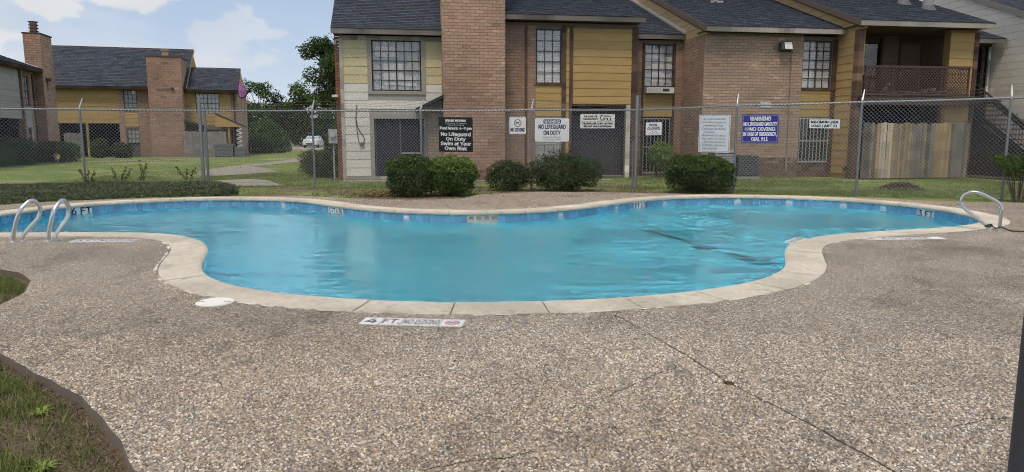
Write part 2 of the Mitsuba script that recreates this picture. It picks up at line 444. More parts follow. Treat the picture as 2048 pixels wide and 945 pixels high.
for x, y in ((-5.6, 17.2), (-2.2, 14.5), (1.05, 15.0), (2.45, 16.4), (3.75, 17.6), (5.7, 18.05), (6.9, 17.75), (7.95, 17.1), (8.6, 16.3)):
    mark(x, y, 'fish')
mark(-.75, 14.28, 'fan', 4)
NUM = [('6 FT', -9.70, 15.88, .44, -.207), ('5 FT 6 IN', -3.92, 15.84, .54, -.215), ('3 FT 6 IN', 3.12, 17.1, .64, -.235), ('3 FT', 8.97, 15.35, .42, -.222)]
rest, cnt = MB(), 0
for k in range(NT):
    a = (k + .5) * TL
    fr = tile_frame(a)
    col = np.array((.13, .31, .48)) * rng.uniform(.82, 1.15)
    facing = (-at_arc(a)) @ fr.n[:2] > 0
    sp = special.get(k) if facing else None
    if sp == 'fan': col = np.array((.50, .47, .41))
    if sp == 'fish': col = np.array((.36, .47, .56))
    mb = MB() if facing and cnt < 300 else rest
    mb.box(fr, -TL / 2 + .006, TL / 2 - .006, -.01, .010 + rng.uniform(0, .0015), -.262, -.066, col)
    if sp == 'fan':
        for r0, r1 in ((.015, .03), (.045, .058)):
            g = np.linspace(0, np.pi, 10)
            for x in range(9):
                mb.hexa([fr.P(r * math.cos(t), o, -.152 + r * math.sin(t)) for r in (r0, r1) for o in (.011, .0145) for t in (g[x], g[x + 1])], (.16, .10, .06))
        for t in np.linspace(.25, np.pi - .25, 5):
            mb.tube([fr.P(.03 * math.cos(t), .012, -.152 + .03 * math.sin(t)), fr.P(.07 * math.cos(t), .012, -.152 + .07 * math.sin(t))], .004, (.16, .10, .06), 4)
    if sp == 'fish':
        g = np.linspace(0, 2 * np.pi, 12)
        mb.add([fr.P(.048 * math.cos(t), .0135, -.125 + .022 * math.sin(t)) for t in g], [[0, r, r + 1] for r in range(1, 11)], (.62, .68, .72))
        mb.add([fr.P(x, .0135, z) for x, z in ((.04, -.125), (.066, -.105), (.066, -.145))], [[0, 1, 2]], (.62, .68, .72))
    if mb is not rest:
        cnt += 1
        mb.put('waterline_tile', 'glazed', 'swimming_pool', **({'label': 'beige tile with a brown fan pattern'} if sp == 'fan' else {'label': 'pale tile with a faded white fish'} if sp == 'fish' else {}))
rest.put('near_tile_band', 'glazed', 'swimming_pool', kind='stuff')
mb = MB()
gb = A2 + O2 * .033
mb.add(np.vstack([np.column_stack([gb, np.full(NA, -.05)]), np.column_stack([gb, np.full(NA, -.285)])]), np.vstack([np.stack([i, j, j + NA], 1), np.stack([i, j + NA, i + NA], 1)]), (.60, .66, .70))
mb.put('tile_grout', 'matte', 'swimming_pool')
for txt, x, y, w, foot in NUM:
    fr = tile_frame(near_arc(x, y))
    mb = MB(); mb.box(fr, -w / 2 - .05, w / 2 + .05, .0, .018, -.262, -.062, (.66, .70, .72))
    k = mb.put('depth_number', 'glazed', 'swimming_pool', label=f'white waterline tile reading {txt}')
    mb = MB(); lettering(mb, fr, txt, 0, foot, .138, w, .0185, (.012, .012, .014), True)
    mb.put('lettering', 'matte', k)

# water
xs, ys = np.arange(-10.4, 9.5, .024), np.arange(6.3, 18.4, .021)
gx, gy = np.meshgrid(xs, ys, indexing='ij')
nx, ny = gx.shape


def waves(x, y):
    n3 = lambda a, b, c, s: meshkit.noise(np.stack([a, b, np.full_like(a, c)], -1), s) - .5
    wx, wy = x + .25 * n3(x * .9, y * .9, 0, 1), y + .25 * n3(x * .9, y * .9, 3, 2)
    patch = np.clip((meshkit.fbm(np.stack([x * .30 + 5, y * .55, 0 * x + 6], -1), 3, 15) - .45) / .12, 0, 1)
    slope = .021 + .026 * np.clip((meshkit.fbm(np.stack([x * .5, y * .8, 0 * x + 2], -1), 3, 5) - .42) / .2, 0, 1)
    slope = slope + .095 * patch * np.clip((x - .3) / 2.0, 0, 1) + .006 * np.exp(-((x + 3.4) / 1.7) ** 2)
    h = .46 * n3(wx * 2.4, wy * 5.2, 2.1, 4) + .46 * n3(wx * 4.0, wy * 9.2, 5.2, 6) + .24 * n3(wx * 6.6, wy * 15, 8.8, 7)
    return .004 * n3(wx * 1.3, wy * 1.8, 1.3, 3) + h * slope / 1.9


wz = WZ + waves(gx, gy)
print('rms slope', np.diff(wz, axis=0).std() / .024, np.diff(wz, axis=1).std() / .021)
ii, jj = np.meshgrid(np.arange(nx - 1), np.arange(ny - 1), indexing='ij')
q = (ii * ny + jj).ravel()
inside = shapely.contains_xy(poolP.buffer(.06), gx.ravel(), gy.ravel())
tri = np.vstack([np.stack([q, q + ny, q + ny + 1], 1), np.stack([q, q + ny + 1, q + 1], 1)])
tri = tri[inside[tri].all(1)]
used, inv = np.unique(tri, return_inverse=True)
tag('water', 'rippled turquoise pool water', kind='structure')
scene['water'] = mikit.ply((np.stack([gx.ravel(), gy.ravel(), wz.ravel()], -1)[used], inv.reshape(-1, 3)), 'pool_water', smooth=True)

# ---------------------------------------------------------------- building kit
BRICK, BRICK_D, BRICK_J = np.array((.385, .275, .212)), np.array((.325, .222, .168)), np.array((.40, .265, .20))
MORTAR = np.array((.19, .16, .135))
MUST, YEL, WHITE, CREAM = np.array((.42, .288, .118)), np.array((.53, .475, .29)), np.array((.70, .69, .64)), np.array((.78, .75, .67))
BROWN, DARK, TRIMW = np.array((.085, .055, .042)), np.array((.016, .016, .020)), np.array((.36, .34, .31))
ROOF = np.array((.055, .066, .088))


def cut(s0, s1, z, holes):
    """What is left of the interval s0..s1 at the height z when the holes (s0, s1, z0, z1) are taken out."""
    left = [(s0, s1)]
    for h in holes:
        if h[2] < z < h[3]:
            left = [q for a, b in left for q in ((a, min(b, h[0])), (max(a, h[1]), b)) if q[1] - q[0] > .015]
    return left


def wall(parent, fr, s0, s1, z0, z1, o, holes=(), thick=.18, col=MORTAR, name='wall'):
    """The solid behind the cladding, with its openings."""
    mb = MB()
    zs = sorted({z0, z1, *[min(max(h[2], z0), z1) for h in holes], *[min(max(h[3], z0), z1) for h in holes]})
    for a, b in zip(zs[:-1], zs[1:]):
        for p, q in cut(s0, s1, (a + b) / 2, holes):
            mb.box(fr, p, q, o - thick, o, a, b, col)
    return mb.put(name, 'matte', parent)


BUDGET = {}


def bricks(parent, fr, s0, s1, z0, z1, o, base=BRICK, holes=(), own=False, stuff=None, L=.30, C=.108, dirty=None, ends=False):
    """Running-bond brickwork; the bricks asked for as pieces of their own come out as parts, the others go into the mesh stuff."""
    row = 0
    for z in np.arange(z0, z1 - .02, C):
        off = (L / 2 if row % 2 else 0) + rng.uniform(-.01, .01); row += 1
        zc = min(z + C - .014, z1)
        for a, b in cut(s0, s1, (z + zc) / 2, holes):
            x = math.floor((a - off) / L) * L + off
            while x < b:
                p, q = max(a, x), min(b, x + L - .012)
                x += L
                if q - p < .03: continue
                t = base * rng.uniform(.90, 1.10) * np.array([1, rng.uniform(.96, 1.03), rng.uniform(.94, 1.05)])
                w_ = fr.P(p, o, z); t = t * (.80 + .40 * meshkit.noise(np.array([[w_[0] * .9 + w_[1], w_[1] * .9, z * .7]]))[0])
                if rng.random() < .035: t = t * .78
                if rng.random() < .03: t = t * 1.22
                if dirty and z < dirty: t = t * (.30 + .45 * rng.random())
                d = rng.uniform(.008, .015)
                mb = MB() if own and BUDGET.get(parent.split('__')[0], 0) < 300 else stuff
                mb.box(fr, p, q, o - .02, o + d, z, zc, t)
                if mb is not stuff:
                    BUDGET[parent.split('__')[0]] = BUDGET.get(parent.split('__')[0], 0) + 1
                    mb.put('brick', 'matte', parent)


def siding(parent, fr, s0, s1, z0, z1, o, col, holes=(), step=.29, own=True, stuff=None, dirt=.1, split=None):
    k = 0
    for z in np.arange(z0, z1 - .03, step):
        zt = min(z + step, z1)
        c = (split[1] if split and z >= split[0] else col)
        ivs = set(cut(s0, s1, z + .03, holes)) & set(cut(s0, s1, zt - .03, holes)) or set(cut(s0, s1, z + .03, holes + [(h[0], h[1], z - .1, zt + .1) for h in holes if h[2] < zt and h[3] > z]) if isinstance(holes, list) else cut(s0, s1, z + .03, holes))
        for a, b in sorted(ivs):
            n = max(1, int((b - a) / .5)); ss = np.linspace(a, b, n + 1)
            mb = MB() if own else stuff
            tone = c * rng.uniform(.93, 1.06)
            v, cc = [], []
            for x in ss:
                for oo, zz, dk in ((.020, z + .004, .82), (.024, z + .012, .97), (.006, zt + .006, 1.0), (-.004, zt + .006, 1)):
                    v.append(fr.P(x, o + oo, zz)); cc.append(tone * (1 if oo != .020 else 1) * (1 + dirt * (meshkit.noise(np.array([[x * 2.1 + z * 7, zz * 5, o * 3.]]))[0] - .5) * 2))
                v.append(fr.P(x, o - .004, z + .004)); cc.append(tone)
            f = []
            for m in range(n):
                for r in range(5):
                    p0, p1 = m * 5 + r, m * 5 + (r + 1) % 5
                    f += [[p0, p0 + 5, p1 + 5], [p0, p1 + 5, p1]]
            for m in (0, n): f += [[m * 5, m * 5 + r, m * 5 + r + 1] for r in range(1, 4)]
            mb.add(v, f, np.array(cc))
            if own: mb.put('siding_board', 'painted', parent)


def trim(parent, fr, s0, s1, z0, z1, o, col=BROWN, depth=.045, name='trim_board', wear=True, back=.03):
    mb = MB(); vert = (z1 - z0) > (s1 - s0)
    n = max(2, int(max(z1 - z0, s1 - s0) / .25))
    e = np.linspace(0, 1, n + 1)
    for a, b in zip(e[:-1], e[1:]):
        k = 1 + (.5 * (rng.random() - .5) if wear else 0)
        if wear and rng.random() < .10: k *= 1.6
        if vert: mb.box(fr, s0, s1, o - back, o + depth, z0 + (z1 - z0) * a, z0 + (z1 - z0) * b, col * k)
        else: mb.box(fr, s0 + (s1 - s0) * a, s0 + (s1 - s0) * b, o - back, o + depth, z0, z1, col * k)
    return mb.put(name, 'matte', parent)


def window(parent, fr, s0, s1, z0, z1, o, cols, rows, hang='blind', frame=BROWN * .8, mull=None, fw=.045, back=None, panes=True, mid=True, label=None, gap=0):
    """Sash window set 7 cm into its opening: frame and glazing bars, one sheet of glass per pane, and what hangs behind."""
    mb = MB(); o0 = o - .05
    for a, b, c, d in ((s0, s1, z0, z0 + fw), (s0, s1, z1 - fw, z1), (s0, s0 + fw, z0 + fw, z1 - fw), (s1 - fw, s1, z0 + fw, z1 - fw)):
        mb.box(fr, a, b, o0 - .03, o0 + .05, c, d, frame)
    A, B, C, D = s0 + fw, s1 - fw, z0 + fw, z1 - fw
    bw = .011
    for k in range(1, cols):
        x = A + (B - A) * k / cols; w = bw * (2.0 if mull == k else 1)
        mb.box(fr, x - w, x + w, o0 - .012, o0 + .02, C, D, frame * .8)
    for k in range(1, rows):
        z = C + (D - C) * k / rows; w = bw * (1.7 if mid and k == rows // 2 else 1)
        mb.box(fr, A, B, o0 - .014, o0 + .018, z - w, z + w, frame * .8)
    key = mb.put('window', 'painted', parent, **({'label': label} if label else {}))
    if panes:
        for c in range(cols):
            for r in range(rows):
                a, b, p, q = A + (B - A) * c / cols, A + (B - A) * (c + 1) / cols, C + (D - C) * r / rows, C + (D - C) * (r + 1) / rows
                t1, t2 = rng.normal(0, .006, 2)
                scene[newkey('pane', key)] = mikit.ply((np.array([fr.P(a, o0 + t1 * .3, p), fr.P(b, o0 - t1 * .3, p), fr.P(b, o0 - t1 * .3 + t2 * .3, q), fr.P(a, o0 + t1 * .3 + t2 * .3, q)]), [[0, 1, 2], [0, 2, 3]]), 'pane_glass')
    mb = MB()
    if hang == 'blind':
        for z in np.arange(C + .01, D, .042):
            jig = rng.normal(0, .003)
            mb.hexa([fr.P(s, oo, zz) for s in (A, B) for oo, z_ in ((o0 - .045, z + .017), (o0 - .033, z - .019)) for zz in (z_ + jig, z_ + jig + .004)], np.array((.60, .61, .62)) * rng.uniform(.9, 1.05))
        mb.put('blind', 'matte', key)
    elif hang in ('curtain', 'patched'):
        n = 60; x = np.linspace(A, B, n)
        oo = o0 - .05 + .012 * np.sin(x * 41) + .01 * np.sin(x * 17 + 1)
        base = np.array((.50, .52, .54)) if hang == 'curtain' else np.array((.43, .46, .49))
        v = np.vstack([[fr.P(a, b, C) for a, b in zip(x, oo)], [fr.P(a, b * 1.0, D) for a, b in zip(x, oo)]])
        f = [[k, k + 1, k + n + 1] for k in range(n - 1)] + [[k, k + n + 1, k + n] for k in range(n - 1)]
        mb.add(v, f, base); mb.put('curtain', 'matte', key)
        if hang == 'patched':
            mb = MB()
            for s, z, w, h in ((.22, .10, .42, .45), (.72, .42, .25, .3), (.05, .68, .5, .22), (.62, .08, .3, .2)):
                mb.box(fr, A + (B - A) * s, A + (B - A) * (s + w), o0 - .028, o0 - .024, C + (D - C) * z, C + (D - C) * (z + h), np.array((.60, .61, .60)) * rng.uniform(.7, 1.05))
            mb.put('paper_sheet', 'matte', key)
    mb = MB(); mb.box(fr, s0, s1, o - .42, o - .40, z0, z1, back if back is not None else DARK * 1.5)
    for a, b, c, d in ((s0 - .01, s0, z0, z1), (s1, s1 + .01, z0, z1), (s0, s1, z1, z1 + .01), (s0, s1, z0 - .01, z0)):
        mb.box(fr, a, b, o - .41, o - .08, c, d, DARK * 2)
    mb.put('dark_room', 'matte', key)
    return key


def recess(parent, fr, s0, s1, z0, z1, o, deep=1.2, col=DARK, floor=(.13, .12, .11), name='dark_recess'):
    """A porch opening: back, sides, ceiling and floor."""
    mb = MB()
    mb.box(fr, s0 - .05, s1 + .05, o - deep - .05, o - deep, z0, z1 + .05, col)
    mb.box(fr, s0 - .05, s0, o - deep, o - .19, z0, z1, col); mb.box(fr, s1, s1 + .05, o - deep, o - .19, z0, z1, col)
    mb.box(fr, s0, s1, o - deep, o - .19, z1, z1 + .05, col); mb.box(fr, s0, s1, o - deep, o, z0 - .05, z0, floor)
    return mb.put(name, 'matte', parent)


def roof(parent, fr, s0, s1, oe, ze, slope, length, tabs=True, col=ROOF, left=None, right=None, fascia=TRIMW, ex=.14, tw=.33, soffit=1.0, fh=.19):
    """A roof plane rising from the eave at (oe, ze) away from the viewer: deck, shingle tabs course by course, fascia and rake boards."""
    ca, sa = 1 / math.hypot(1, slope), slope / math.hypot(1, slope)
    Q = lambda s, t, h: fr.P(s, oe - t * ca + h * -sa * -1, ze + t * sa + h * ca)
    mb = MB(); mb.hexa([Q(s, t, h) for s in (s0, s1) for t in (0, length) for h in (-.06, .0)], BROWN * .8)
    key = mb.put('roof', 'matte', parent)
    if tabs:
        mb = MB()
        for r in range(int(length / ex)):
            t = r * ex - .03; x = s0 - rng.uniform(0, tw)
            while x < s1:
                p, q = max(s0, x), min(s1, x + tw - .008)
                x += tw + rng.uniform(-.03, .03)
                if q - p < .02: continue
                k = rng.uniform(.72, 1.25); c = col * k * np.array([rng.uniform(.96, 1.04), 1, rng.uniform(.96, 1.06)])
                mb.hexa([Q(s, tt, h) for s in (p, q) for tt, hh in ((t, .022 + .004 * rng.random()), (t + ex + .02, .004)) for h in (hh - .014, hh)], c)
        mb.put('shingles', 'matte', key, kind='stuff')
    if fascia is not None:
        mb = MB(); n = max(2, int((s1 - s0) / .22)); e = np.linspace(s0, s1, n + 1)
        for a, b in zip(e[:-1], e[1:]):
            k = .55 + .75 * meshkit.noise(np.array([[a * 1.7, ze * 9, 1.]]))[0]
            mb.box(fr, a, b, oe - .02, oe + .012, ze - fh, ze - .012, fascia * k)
        mb.put('fascia', 'matte', key)
        mb = MB(); mb.box(fr, s0 + .02, s1 - .02, oe - soffit, oe - .021, ze - .15, ze - .13, BROWN * 1.6); mb.put('soffit', 'matte', key)
    for side, sx in ((left, s0), (right, s1)):
        if side is not None:
            mb = MB(); mb.hexa([Q(sx + d, t, h) for d in (-.022, .022) for t in (-.02, length) for h in (-.19, .004)], side); mb.put('rake_board', 'matte', key)
    return key


def gable(parent, fr, pts, o, thick, col, name='gable_wall'):
    """A flat wall piece with a slanting outline, points (s, z)."""
    m = extr(Polygon(pts), -thick, 0)
    v = fr.p + np.outer(m.vertices[:, 0], fr.u) + np.outer(m.vertices[:, 2] + o, fr.n) + np.outer(m.vertices[:, 1], [0, 0, 1])
    mb = MB(); mb.add(v, m.faces, col); return mb.put(name, 'matte', parent)


def pipe(parent, pts, r, col, name='downpipe', mat='painted', sides=8):
    mb = MB(); mb.tube(pts, r, np.asarray(col, float), sides); return mb.put(name, mat, parent)


# ---------------------------------------------------------------- the long apartment building behind the fence
AP = thing('apartment_building', 'long two-storey apartment building with tan brick, mustard siding and slate roofs behind the fence', 'building')
M = Frame(-6.01, 25.59, 9, 0)
Z0 = -.12
stuff = MB()
# yellow and white unit
hA = [(1.05, 2.79, 3.10, 4.87), (1.08, 2.86, -.2, 2.12)]
wall(AP, M, -.06, 3.6, Z0, 5.0, 0, hA, col=WHITE * .5)
siding(AP, M, .06, 3.55, .07, 4.86, 0, WHITE * .92, [(.90, 2.94, 2.98, 5.0), (.93, 3.0, -.3, 2.27)], step=.298, split=(3.3, YEL), dirt=.07)
trim(AP, M, -.06, .06, Z0, 4.9, 0, CREAM * .48, name='corner_board')
gable(AP, M.turned(-.06, 0, -90), [(-9.5, Z0), (0, Z0), (0, 5.0), (-5.4, 8.15), (-9.5, 6.0)], 0, .15, BRICK * .6, 'end_wall')
bricks(AP, M, -.22, -.065, Z0, 5.0, -.04, np.array((.22, .10, .07)), stuff=stuff)
trim(AP, M, .90, 1.05, 2.98, 5.0, 0, CREAM * .42, name='window_trim', wear=False); trim(AP, M, 2.79, 2.94, 2.98, 5.0, 0, CREAM * .42, name='window_trim', wear=False)
trim(AP, M, 1.05, 2.79, 2.98, 3.10, 0, CREAM * .42, name='window_trim', wear=False); trim(AP, M, .06, 3.55, 4.86, 5.0, 0, CREAM * .38, name='frieze_board')
window(AP, M, 1.05, 2.79, 3.10, 4.87, 0, 6, 5, 'patched', np.array((.035, .035, .04)), mull=3, label='wide grid window with taped white sheets behind its panes')
trim(AP, M, .93, 1.08, Z0, 2.27, 0, CREAM * .42, name='door_trim', wear=False); trim(AP, M, 1.08, 2.95, 2.12, 2.27, 0, CREAM * .42, name='door_trim', wear=False)
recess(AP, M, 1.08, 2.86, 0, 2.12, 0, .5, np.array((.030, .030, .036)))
mb = MB()
for s in (1.10, 1.98, 2.80): mb.box(M, s, s + .05, -.12, -.06, .02, 2.1, (.10, .10, .11))
mb.box(M, 2.03, 2.80, -.11, -.07, .86, .92, (.30, .30, .31))
sd = mb.put('sliding_door', 'painted', AP, label='dark sliding patio door')
mb = MB(); mb.box(M, 1.15, 1.98, -.10, -.095, .03, 2.1, (.035, .035, .043)); mb.put('screen', 'matte', sd)
mb = MB(); mb.box(M, 2.03, 2.80, -.10, -.095, .03, 2.1, (.028, .028, .034)); mb.put('screen', 'matte', sd)
trim(AP, M, .0, 3.0, -.12, .05, .02, np.array((.34, .32, .28)), depth=.06, name='sill_board')
pipe(AP, smoothpts([M.P(.50, .03, 2.6), M.P(.46, .06, 2.1), M.P(.56, .05, 1.7), M.P(.72, .05, 1.45), M.P(.66, .05, 1.22), M.P(.52, .05, 1.35), M.P(.44, .05, 2.2)]), .012, (.02, .02, .02), 'loose_cable', sides=5)
mb = MB(); mb.box(M, .56, .70, .02, .09, 1.16, 1.28, (.14, .13, .12)); mb.put('cable_box', 'painted', AP)
# small porch pier and its lean-to roof
bricks(AP, M, 2.98, 3.5, Z0, 2.3, .35, np.array((.36, .28, .22)), stuff=stuff)
wall(AP, M, 2.98, 3.5, Z0, 2.35, .345, (), thick=.5, name='porch_pier')
mb = MB()
mb.hexa([M.P(s, o, z + h) for s, z in ((2.55, 2.36), (3.52, 2.84)) for o in (0, .95) for h in (0, .07)], ROOF * .9)
pr = mb.put('porch_roof', 'matte', AP)
mb = MB()
for k in range(6):
    s, z = 2.55 + k * .16, 2.37 + k * .079
    for o in np.arange(0, .95, .19): mb.hexa([M.P(a, b, zz + h) for a, zz in ((s, z + .085), (s + .18, z + .165)) for b in (o, o + .18) for h in (0, .012)], ROOF * rng.uniform(.7, 1.3))
mb.put('shingles', 'matte', pr, kind='stuff')
# brick chimney
CH = AP + '__chimney'
mb = MB(); mb.box(M, 3.53, 5.69, -.5, .888, Z0, 10.2, MORTAR); mb.put('chimney', 'matte', AP)
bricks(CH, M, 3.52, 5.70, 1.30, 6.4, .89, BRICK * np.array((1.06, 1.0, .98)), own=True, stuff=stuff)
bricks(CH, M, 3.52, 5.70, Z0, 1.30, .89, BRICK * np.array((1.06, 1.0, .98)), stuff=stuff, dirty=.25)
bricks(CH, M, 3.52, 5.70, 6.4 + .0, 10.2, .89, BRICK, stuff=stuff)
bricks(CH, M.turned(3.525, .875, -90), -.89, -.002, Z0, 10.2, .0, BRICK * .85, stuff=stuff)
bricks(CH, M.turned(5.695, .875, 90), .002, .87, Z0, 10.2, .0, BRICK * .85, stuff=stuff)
# brick strip, narrow window and mustard bay
hB = [(6.97, 7.94, 3.42, 5.38), (6.97, 8.02, .30, 2.20), (8.33, 10.44, -.2, 2.66)]
wall(AP, M, 5.7, 10.85, Z0, 5.6, 0, hB, col=MORTAR)
bricks(AP, M, 5.71, 6.55, Z0, 5.5, 0, BRICK_D, stuff=stuff, dirty=.35); bricks(AP, M, 6.66, 6.96, Z0, 5.5, 0, BRICK_D * 1.08, stuff=stuff, dirty=.35)
mb = MB(); mb.box(M, 6.55, 6.66, -.02, .012, Z0, 5.5, BRICK_D * .6); mb.put('joint_strip', 'matte', AP)
pipe(AP, [M.P(6.605, .05, .0), M.P(6.605, .05, 5.45)], .035, (.10, .07, .055))
window(AP, M, 6.97, 7.94, 3.42, 5.38, 0, 3, 5, 'blind', np.array((.05, .042, .04)), label='narrow upper window with white blinds beside the chimney')
trim(AP, M, 6.95, 7.96, 3.36, 3.42, 0, BROWN * 1.3, name='window_sill', depth=.06)
siding(AP, M, 6.97, 7.94, 2.22, 3.36, 0, MUST, step=.285)
window(AP, M, 6.97, 8.02, .30, 2.20, 0, 3, 4, 'blind', np.array((.30, .30, .29)), label='ground-floor window with pale security bars')
mb = MB()
for s in np.linspace(7.02, 7.97, 9): mb.box(M, s - .009, s + .009, .03, .05, .3, 2.2, (.45, .45, .44))
for z in (.35, 1.2, 2.1): mb.box(M, 6.97, 8.02, .025, .055, z, z + .03, (.45, .45, .44))
mb.put('security_bars', 'painted', AP)
trim(AP, M, 7.95, 8.10, Z0, 5.5, .01, BROWN * 1.25); trim(AP, M, 8.23, 8.36, 2.66, 5.5, .01, BROWN * 1.25); trim(AP, M, 8.23, 8.33, Z0, 2.66, .01, BROWN * 1.25)
siding(AP, M, 8.10, 8.23, .1, 5.45, 0, MUST * 1.05, step=.29)
siding(AP, M, 8.36, 10.62, 2.68, 5.42, 0, MUST, step=.288, dirt=.10)
trim(AP, M, 10.62, 10.86, 2.3, 5.5, .0, BROWN * 1.05, name='corner_board', depth=.03); trim(AP, M, 10.60, 10.86, Z0, 2.3, .0, BROWN * 1.2, name='corner_board', depth=.03)
wall(AP, M.turned(10.85, 0, 90), 0, 4.5, Z0, 5.5, 0, name='side_wall', col=MUST * .8)
trim(AP, M, 10.44, 10.60, Z0, 2.66, .02, np.array((.50, .48, .42)), name='door_post')
trim(AP, M, 8.33, 10.44, 2.60, 2.68, -.02, BROWN * .7, name='lintel')
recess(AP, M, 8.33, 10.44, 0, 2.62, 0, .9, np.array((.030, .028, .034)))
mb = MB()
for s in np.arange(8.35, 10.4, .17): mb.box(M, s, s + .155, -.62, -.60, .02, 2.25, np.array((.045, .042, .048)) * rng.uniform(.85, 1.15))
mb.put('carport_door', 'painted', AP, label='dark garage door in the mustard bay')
# recessed unit with the air conditioner window
hC = [(11.46, 12.70, 3.41, 5.05), (11.40, 12.66, -.2, 2.25)]
wall(AP, M, 10.8, 13.1, Z0, 5.2, -1, hC)
bricks(AP, M, 10.86, 11.40, Z0, 5.1, -1, BRICK_D, stuff=stuff, dirty=.3); bricks(AP, M, 12.72, 13.03, Z0, 5.1, -1, BRICK_D * .9, stuff=stuff, dirty=.3)
window(AP, M, 11.46, 12.70, 3.41, 5.05, -1, 4, 5, 'patched', np.array((.05, .045, .045)), mull=2, label='upper grid window with torn white sheets above an air conditioner')
siding(AP, M, 11.40, 12.72, 2.25, 3.14, -1, MUST * .9, step=.29)
trim(AP, M, 12.66, 12.74, Z0, 5.1, -.99, BROWN * .9, depth=.03); trim(AP, M, 11.38, 11.46, Z0, 5.1, -.99, BROWN * .9, depth=.03)
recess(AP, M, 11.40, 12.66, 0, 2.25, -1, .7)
mb = MB()
for s in np.linspace(11.5, 12.56, 8): mb.box(M, s - .010, s + .010, -.98, -.96, .05, 2.18, (.36, .37, .38))
for z in (.05, 1.05, 2.16): mb.box(M, 11.48, 12.58, -.985, -.955, z, z + .035, (.36, .37, .38))
mb.put('security_door', 'painted', AP, label='barred grey security door in the recessed entry')
# tall brick unit
hD = [(16.98, 18.2, 3.28, 5.06), (16.98, 18.26, .56, 2.2)]
wall(AP, M, 13.05, 16.95, Z0, 5.25, 1.0)
bricks(AP, M, 13.05, 16.95, .48, 5.15, 1.0, BRICK * np.array((.98, 1.02, 1.02)), stuff=stuff, dirty=.62)
for z in (-.10, .02, .14, .26, .38):          # openwork base course of spaced bricks
    for k, s in enumerate(np.arange(13.05 + (.12 if int(round(z / .12)) % 2 else 0), 16.9, .36)):
        stuff.box(M, s, min(s + .25, 16.95), .98, 1.012, z, z + .10, BRICK * rng.uniform(.35, .6))
L_ = M.turned(13.05, 1.0, -90)
wall(AP, L_, -2.2, 0, Z0, 5.25, 0, name='side_wall')
bricks(AP, L_, -2.02, 0, Z0, 5.15, 0.0, BRICK_D * .95, stuff=stuff, dirty=.4)
gable(AP, L_, [(-12, 5.15), (.25, 5.15), (.25, 5.2), (-6, 7.5), (-12, 9.7)], 0, .1, MUST * .6)
for k in range(16):            # mustard boards under the rake
    z = 5.17 + k * .285
    mb = MB(); mb.hexa([L_.P(a - (zz - 5.17) / .365, o, zz) for a in (-2.1, .2) for o in (0, .02) for zz in (z, z + .272)], MUST * np.array((1.12, 1.16, 1.5)) * rng.uniform(.93, 1.07)); mb.put('siding_board', 'painted', AP)
wall(AP, M, 16.95, 18.4, Z0, 5.2, .9, hD)
bricks(AP, M, 16.97, 18.38, Z0, .54, .9, BRICK_D * .9, stuff=stuff, dirty=.5)
window(AP, M, 16.98, 18.2, 3.28, 5.06, .9, 4, 5, 'blind', np.array((.06, .055, .055)), mull=2, label='upper window with white blinds beside the balcony unit')
siding(AP, M, 16.97, 18.38, 2.22, 3.26, .9, MUST * .92, step=.29)
trim(AP, M, 16.95, 18.4, 3.22, 3.29, .91, BROWN, name='window_sill'); trim(AP, M, 18.22, 18.40, Z0, 5.1, .91, BROWN, depth=.03)
window(AP, M, 16.98, 18.22, .56, 2.2, .9, 2, 2, None, np.array((.10, .10, .105)), back=np.array((.05, .05, .055)), label='barred ground-floor window beside the tall brick wall')
mb = MB()
for s in np.linspace(17.03, 18.2, 9): mb.box(M, s - .011, s + .011, .93, .95, .5, 2.2, (.42, .42, .41))
for z in (.5, 1.3, 2.15): mb.box(M, 16.98, 18.24, .925, .955, z, z + .035, (.42, .42, .41))
mb.put('security_bars', 'painted', AP)
# balcony unit
E_ = M.turned(18.42, 2.25, -90)
wall(AP, E_, -2.2, 0, Z0, 5.4, 0, name='side_wall', col=MUST * .7)
siding(AP, E_, -1.36, -.02, .1, 5.3, .0, MUST * np.array((1.05, 1.05, 1.2)), step=.29)
gable(AP, E_, [(-9, 5.3), (.2, 5.3), (.2, 5.42), (-9, 8.9)], 0, .1, MUST * .6)
for k in range(12):
    z = 5.3 + k * .285
    mb = MB(); mb.hexa([E_.P(a - (zz - 5.3) / .376, o, zz) for a in (-1.45, .15) for o in (0, .02) for zz in (z, z + .272)], MUST * np.array((1.1, 1.12, 1.35)) * rng.uniform(.93, 1.07)); mb.put('siding_board', 'painted', AP)
trim(AP, M, 18.36, 18.54, Z0, 5.3, 2.24, BROWN * 1.7, name='corner_post', back=.25)
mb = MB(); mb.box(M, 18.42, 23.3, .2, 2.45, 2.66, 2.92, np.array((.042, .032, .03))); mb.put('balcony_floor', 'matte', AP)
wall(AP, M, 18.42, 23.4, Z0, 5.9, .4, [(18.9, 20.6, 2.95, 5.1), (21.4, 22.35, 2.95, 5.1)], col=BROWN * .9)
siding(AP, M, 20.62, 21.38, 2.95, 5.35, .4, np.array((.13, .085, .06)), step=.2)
window(AP, M, 18.9, 20.6, 2.95, 5.1, .4, 2, 1, None, np.array((.03, .03, .03)), label='dark balcony sliding door with a white curtain pulled aside')
mb = MB(); n = 14; x = np.linspace(18.96, 19.42, n); oo = .26 + .02 * np.sin(x * 60)
mb.add(np.vstack([[M.P(a, b, 3.0) for a, b in zip(x, oo)], [M.P(a, b, 5.05) for a, b in zip(x, oo)]]), [[k, k + 1, k + n + 1] for k in range(n - 1)] + [[k, k + n + 1, k + n] for k in range(n - 1)], (.62, .66, .66)); mb.put('curtain', 'matte', AP)
mb = MB(); mb.box(M, 21.4, 22.35, .33, .37, 2.95, 5.1, (.11, .07, .05)); dk = mb.put('door', 'painted', AP, label='brown balcony door')
mb = MB(); mb.box(M, 21.46, 21.51, .37, .42, 3.85, 4.0, (.5, .48, .44)); mb.put('handle', 'painted', dk)
